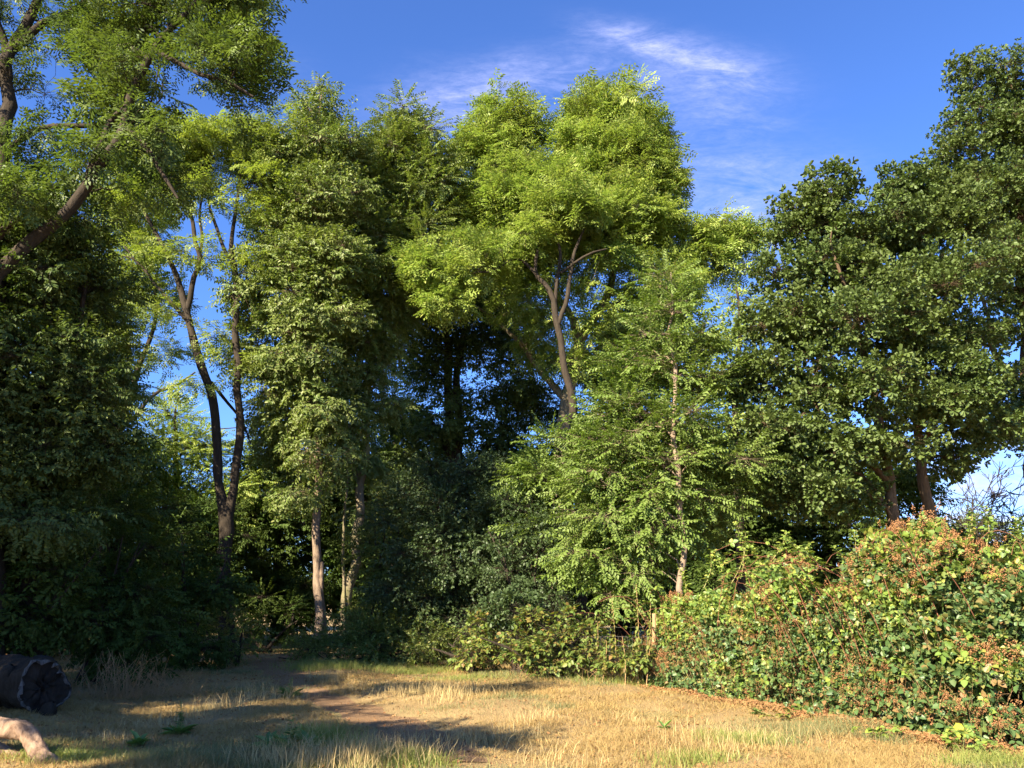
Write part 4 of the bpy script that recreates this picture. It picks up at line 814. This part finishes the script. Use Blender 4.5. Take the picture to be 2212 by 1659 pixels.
# dock plants in the grass
def dock(lab, px, py, hgt_m, seed, n=16, S=1.0, spike=True):
    r = np.random.default_rng(seed); b = G(px,py); b[2] = hgt(b[0],b[1]); root = thing('dock_plant', lab, 'plant', b, 'green weeds in the dry grass')
    L = []
    for k in range(n):
        a = r.uniform(0,6.28); el = r.uniform(.15,1.1); ln = r.uniform(.14,.26)*S; d = np.array([math.cos(a)*math.cos(el), math.sin(a)*math.cos(el), math.sin(el)])
        L.append(leaf([0,0,.01], d, [-d[0],-d[1],1.2], ln, ln*.38, 6, curl=.35))
    st = []
    if spike:
        for j in range(2):
            tp = np.array([r.normal(0,.05), r.normal(0,.05), hgt_m*(1 if j == 0 else .7)]); t_ = np.linspace(0,1,8)[:,None]; st.append(tp*t_+np.sin(t_*3.14)*np.array([.02,0,0]))
            for k in range(26):
                u = r.uniform(.25,1); a = r.uniform(0,6.28); L.append(leaf(tp*u, [math.cos(a), math.sin(a), .4], [0,0,1], r.uniform(.03,.07)*(1.3-u)*1.6, .03*(1.3-u)*1.4, 6))
    L = np.array(L); n_ = len(L); k = np.arange(n_)[:,None]*6
    link('leaves', mesh_np('leaves', L.reshape(-1,3), np.concatenate([k+[[0,1,2,3]], k+[[0,3,4,5]]])), M['dock'], root)
    if st: link('stem', mesh_np('stem', *tubes(np.array(st), np.tile(np.linspace(.006,.003,8),(len(st),1)), 5), smooth=True), M['cane_green'], root)
dock('dark spiky weed standing in the shade at the left', 386, 1585, .42, 1); dock('tall sunlit weed with pale flowering stem near the bottom of the view', 622, 1622, .42, 2, 20)
dock('low leafy rosette left of the sunlit flowering weed', 580, 1615, .1, 3, 14, spike=False); dock('low leafy weed right of the sunlit flowering weed', 665, 1618, .1, 4, 18, spike=False)
dock('dim leafy weed by the fallen branch', 300, 1612, .1, 5, 20, .9, False); dock('small weed in the straw of the lit right side', 1435, 1582, .1, 6, 9, .6, False)
dock('dark scrubby weed beside the path', 628, 1500, .35, 7, 22, 1.2); dock('small green sprig at the foot of the brambles', 1640, 1548, .12, 8, 9, .7, False)
# shoots and big yellow leaf at bottom right
def sprout(lab, px, py, seed, n=14, w=.3, hh=.22, mat='bramble'):
    r = np.random.default_rng(seed); b = G(px,py); b[2] = hgt(b[0],b[1]); root = thing('bramble_sprout', lab, 'plant', b, 'young bramble sprouts at the thicket foot')
    tp = np.column_stack([r.normal(0,w*.5,n), r.normal(0,w*.3,n), r.uniform(.06,hh,n)]); t_ = np.linspace(0,1,5)[None,:,None]
    link('stems', mesh_np('stems', *tubes(tp[:,None]*t_*np.array([1,1,1]), np.tile(np.linspace(.004,.002,5),(n,1)), 4)), M['cane_green'], root)
    v, q = sprays('bramble', np.repeat(tp,2,0), np.column_stack([r.normal(0,1,n*2), r.normal(-.3,.6,n*2), r.normal(.1,.2,n*2)]), r.uniform(.6,1.0,n*2), r, .3)
    link('leaves', mesh_np('leaves', v, q), M[mat], root); return b
sprout('bright green sprout below the big yellow leaf', 2080, 1632, 1, 20, .4, .25); sprout('dark green sprout at the foot of the thicket\'s middle', 1905, 1597, 2, 10, .28, .16)
sprout('yellowish sprout where the thicket meets the straw', 1700, 1555, 3, 8, .3, .14, 'nettle')
yb = P(2068,1582,9.7); L = np.array([leaf([0,0,.10],[.1,-.1,-1],[0,-1,.2],.17,.13,6,fold=.1), leaf([.0,.02,.10],[.75,0,-.9],[0,-1,.3],.19,.09,6,fold=.1)]); k = np.arange(2)[:,None]*6
yo = link('yellow_leaf', mesh_np('yellow_leaf', L.reshape(-1,3), np.concatenate([k+[[0,1,2,3]], k+[[0,3,4,5]]])), M['yellow']); yo.location = yb; yo.name = 'yellow_leaf'
tag(yo, 'large bright yellow hanging leaf at the foot of the nearest brambles', 'leaf')
# dead grass heap at the left wood edge
def heap(lab, px, py, n, w, h_, seed):
    r = np.random.default_rng(seed); b = G(px,py); base = b.copy(); root_p = np.column_stack([r.normal(0,w,n), r.normal(0,w*.4,n), np.zeros(n)])
    tip = root_p+np.column_stack([r.normal(.05,.25,n), r.normal(-.05,.12,n), h_*r.uniform(.2,1,n)]); md = (root_p+tip)/2; md[:,2] *= 1.25
    o = link('dead_stalk_clump', mesh_np('dead_stalk_clump', *tubes(np.stack([root_p,md,tip],1), np.tile([.004,.003,.002],(n,1)), 3)), M['stem_tan']); o.location = b; tag(o, lab, 'dead stalks', 'clumps of dead stalks')
heap('tall clump of dead stalks leaning at the shaded left wood edge', 245, 1505, 130, .45, .8, 1); heap('low heap of dead stalks left of the path, in dappled light', 355, 1500, 150, .5, .45, 2)
heap('reddish dead stalks hanging at the foot of the rusty bramble mound', 1185, 1462, 200, .3, .4, 3); heap('dry stalks around the foot of the wire fence', 1350, 1478, 130, .5, .35, 4)

# fallen branch (bottom left)
def gnarl(pts, seed, sides=16, amp=.10, step=.05, rough=.25):
    r = np.random.default_rng(seed); s = catmull(pts, step); v, q = tubes(s[None,:,:3], s[None,:,3], sides); n = len(s); v = v.reshape(n,sides,3)
    a = np.linspace(0,2*np.pi,sides,endpoint=False)[None]; t_ = np.arange(n)[:,None]*step
    f = 1+amp*np.sin(a*2+t_*3)+amp*.6*np.sin(a*3-t_*7+1)+amp*.35*np.sin(a*5+t_*17)+r.normal(0,amp*rough,(n,sides))
    c = s[:,None,:3]; return (c+(v-c)*f[:,:,None]).reshape(-1,3), q, s
bp = G(100,1650); fo = thing('fallen_branch', 'barkless pinkish dead branch arching down to the grass at bottom left', 'dead branch', bp)
def PP(a,b,Y,r_): return [*P(a,b,Y), r_]
v, q, s = gnarl([PP(-420,1500,8.9,.16),PP(-200,1545,8.9,.14),PP(-90,1566,8.8,.115),PP(0,1572,8.8,.095),PP(40,1574,8.8,.09),PP(62,1588,8.8,.082),PP(76,1612,8.75,.078),PP(96,1640,8.7,.085),PP(128,1652,8.7,.06),PP(165,1662,8.7,.025)], 4, 20, .15, .03, .3)
link('limb', mesh_np('limb', v-bp, q, True), M['dead'], fo)
v, q, s = gnarl([PP(-60,1600,9.0,.10),PP(10,1625,8.95,.07),PP(70,1650,8.85,.055),PP(110,1660,8.8,.03)], 6, 12); link('side_root', mesh_np('side_root', v-bp, q, True), M['dead'], fo)
# dark log
def log():
    c = P(92,1506,12.4); c[2] = .37; ax = unit(np.array([-1.0,.75,.0])); root = thing('fallen_log', 'thick dark fallen log at the left edge, its cut end facing the clearing', 'log', (c[0],c[1],0)); base = np.array([c[0],c[1],0.])
    pts = [[*(c+ax*t_+[0,0,.05*math.sin(t_*2.1)]), .37+.04*math.sin(t_*4)] for t_ in np.linspace(0,3.5,12)]
    v, q, s = gnarl(pts, 8, 44, .13, .06, .2); ring = v[:44].copy(); link('bark', mesh_np('bark', v-base, q, True), M['burnt'], root)
    # cut face: rings sunk towards the middle
    ctr = ring.mean(0); vv = [ring]; r = np.random.default_rng(2)
    for f, dp in ((.95,-.03),(.90,-.01),(.72,.015),(.5,-.02),(.25,.03),(.04,.0)):
        vv.append(ctr+(ring-ctr)*f+ax*dp+r.normal(0,.018,ring.shape))
    vv = np.concatenate(vv); i = np.arange(len(vv)).reshape(-1,44); a = i[:-1]; b = np.roll(a,-1,1); c2 = i[1:]; d = np.roll(c2,-1,1)
    allq = np.stack([a,b,d,c2],-1).reshape(-1,4)
    link('cut_face', mesh_np('cut_face', vv-base, allq[44*2:], True), M['cut'], root); link('bark_rim', mesh_np('bark_rim', vv-base-ax*.003, allq[:44*2], True), M['rim'], root)
    k0 = P(70,1462,12.4); v, q, s = gnarl([[*(k0+[0,.05,-.12]),.11],[*k0,.09],[*(k0+[.02,0,.10]),.055],[*(k0+[.03,0,.15]),.015]], 5, 12, .15); link('knot', mesh_np('knot', v-base, q, True), M['rim'], root)
    for a_, b_, r_ in ((20,1450,.16),(-30,1470,.2),(110,1530,.13)):
        k0 = P(a_,b_,12.3); v, q, s = gnarl([[*(k0+[-.1,.1,-.2]),r_],[*(k0+[-.03,0,-.05]),r_*.9],[*(k0+[.03,-.03,.05]),r_*.5],[*(k0+[.05,-.04,.09]),.02]], int(a_)+50, 12, .2); link('knot', mesh_np('knot', v-base, q, True), M['burnt'], root)
log()

# ------------------------------------------------------------------ trees outside the view, left of and behind the camera, that shade the left side
def shade_tree(lab, x, y, h, rad, seed):
    return tree('ash_tree', lab, 'tree', (x,y,0), [[(x,y,-.05,.3),(x+.2,y,h*.4,.24),(x,y+.2,h*.75,.14),(x,y,h,.05)]],
        [(x,y,h*.78,rad,h*.22),(x+rad*.5,y,h*.55,rad*.8,h*.18),(x-rad*.5,y+.8,h*.6,rad*.8,h*.2),(x,y-rad*.4,h*.38,rad*.9,h*.16)], 'cherry', 'ash', 'bark_dark', seed, dens=.55, clump=.8, per=34, scale=1.9, world=True, group=TREES)
s1 = shade_tree('tree just outside the left of the view', -14.8, 7.8, 11.5, 2.6, 401)
copy_thing(s1, (-20.5, 11.5, 0), 4.0, (1.2,1.2,1.15), 'tree outside the view, left of the dense left tree', TREES)
def shade_bough_tree(lab, x, y, streaks, seed):
    # unseen tree, flat boughs shaped so each throws one band of shade (pixels: y, x0, x1, half depth in m) on the clearing
    bl, st, top = [], [], 0
    for (py, x0, x1, b, t_) in streaks:
        A, B = G(x0, py), G(x1, py); n = max(1, int(abs(B[0]-A[0])/1.0))
        for k in range(n+1):
            c = A+(B-A)*(k/max(1,n))+sd*t_; bl.append((*c, .75, .16, b)); top = max(top, c[2])
        a = (A+B)/2+sd*t_; st.append([(x,y,a[2]*.6,.09),((x+a[0])/2,(y+a[1])/2,a[2]*.9,.06),(a[0],a[1],a[2]+.1,.03)])
    return tree('ash_tree', lab, 'tree', (x,y,0), [[(x,y,-.05,.26),(x+.1,y,top*.5,.2),(x,y,top+.5,.06)]]+st, bl, 'cherry', 'ash', 'bark_dark', seed, dens=2.6, clump=.3, per=16, scale=1.6, world=True, group=TREES, flat=.5, inner=0)
shade_bough_tree('unseen layered tree behind the camera on the left, boughs laid out to cast shade bands', -11.6, -2.0, [(1606,500,880,.45,14),(1578,60,430,.35,14.4),(1596,820,930,.3,13.6),(1630,500,560,.25,13.4)], 402)
shade_bough_tree('unseen layered tree left of the camera, boughs laid out to cast shade bands', -14.6, 4.5, [(1548,120,330,.35,14.5),(1566,420,600,.2,13.6),(1499,420,660,.35,14),(1485,860,1060,.4,15),(1512,-200,110,.9,14),(1470,250,640,.6,13.5),(1532,560,640,.3,14.6),(1545,-200,90,.9,13.5)], 403)
print('LEAF FACES', NLEAF, 'objects', len(bpy.data.objects))
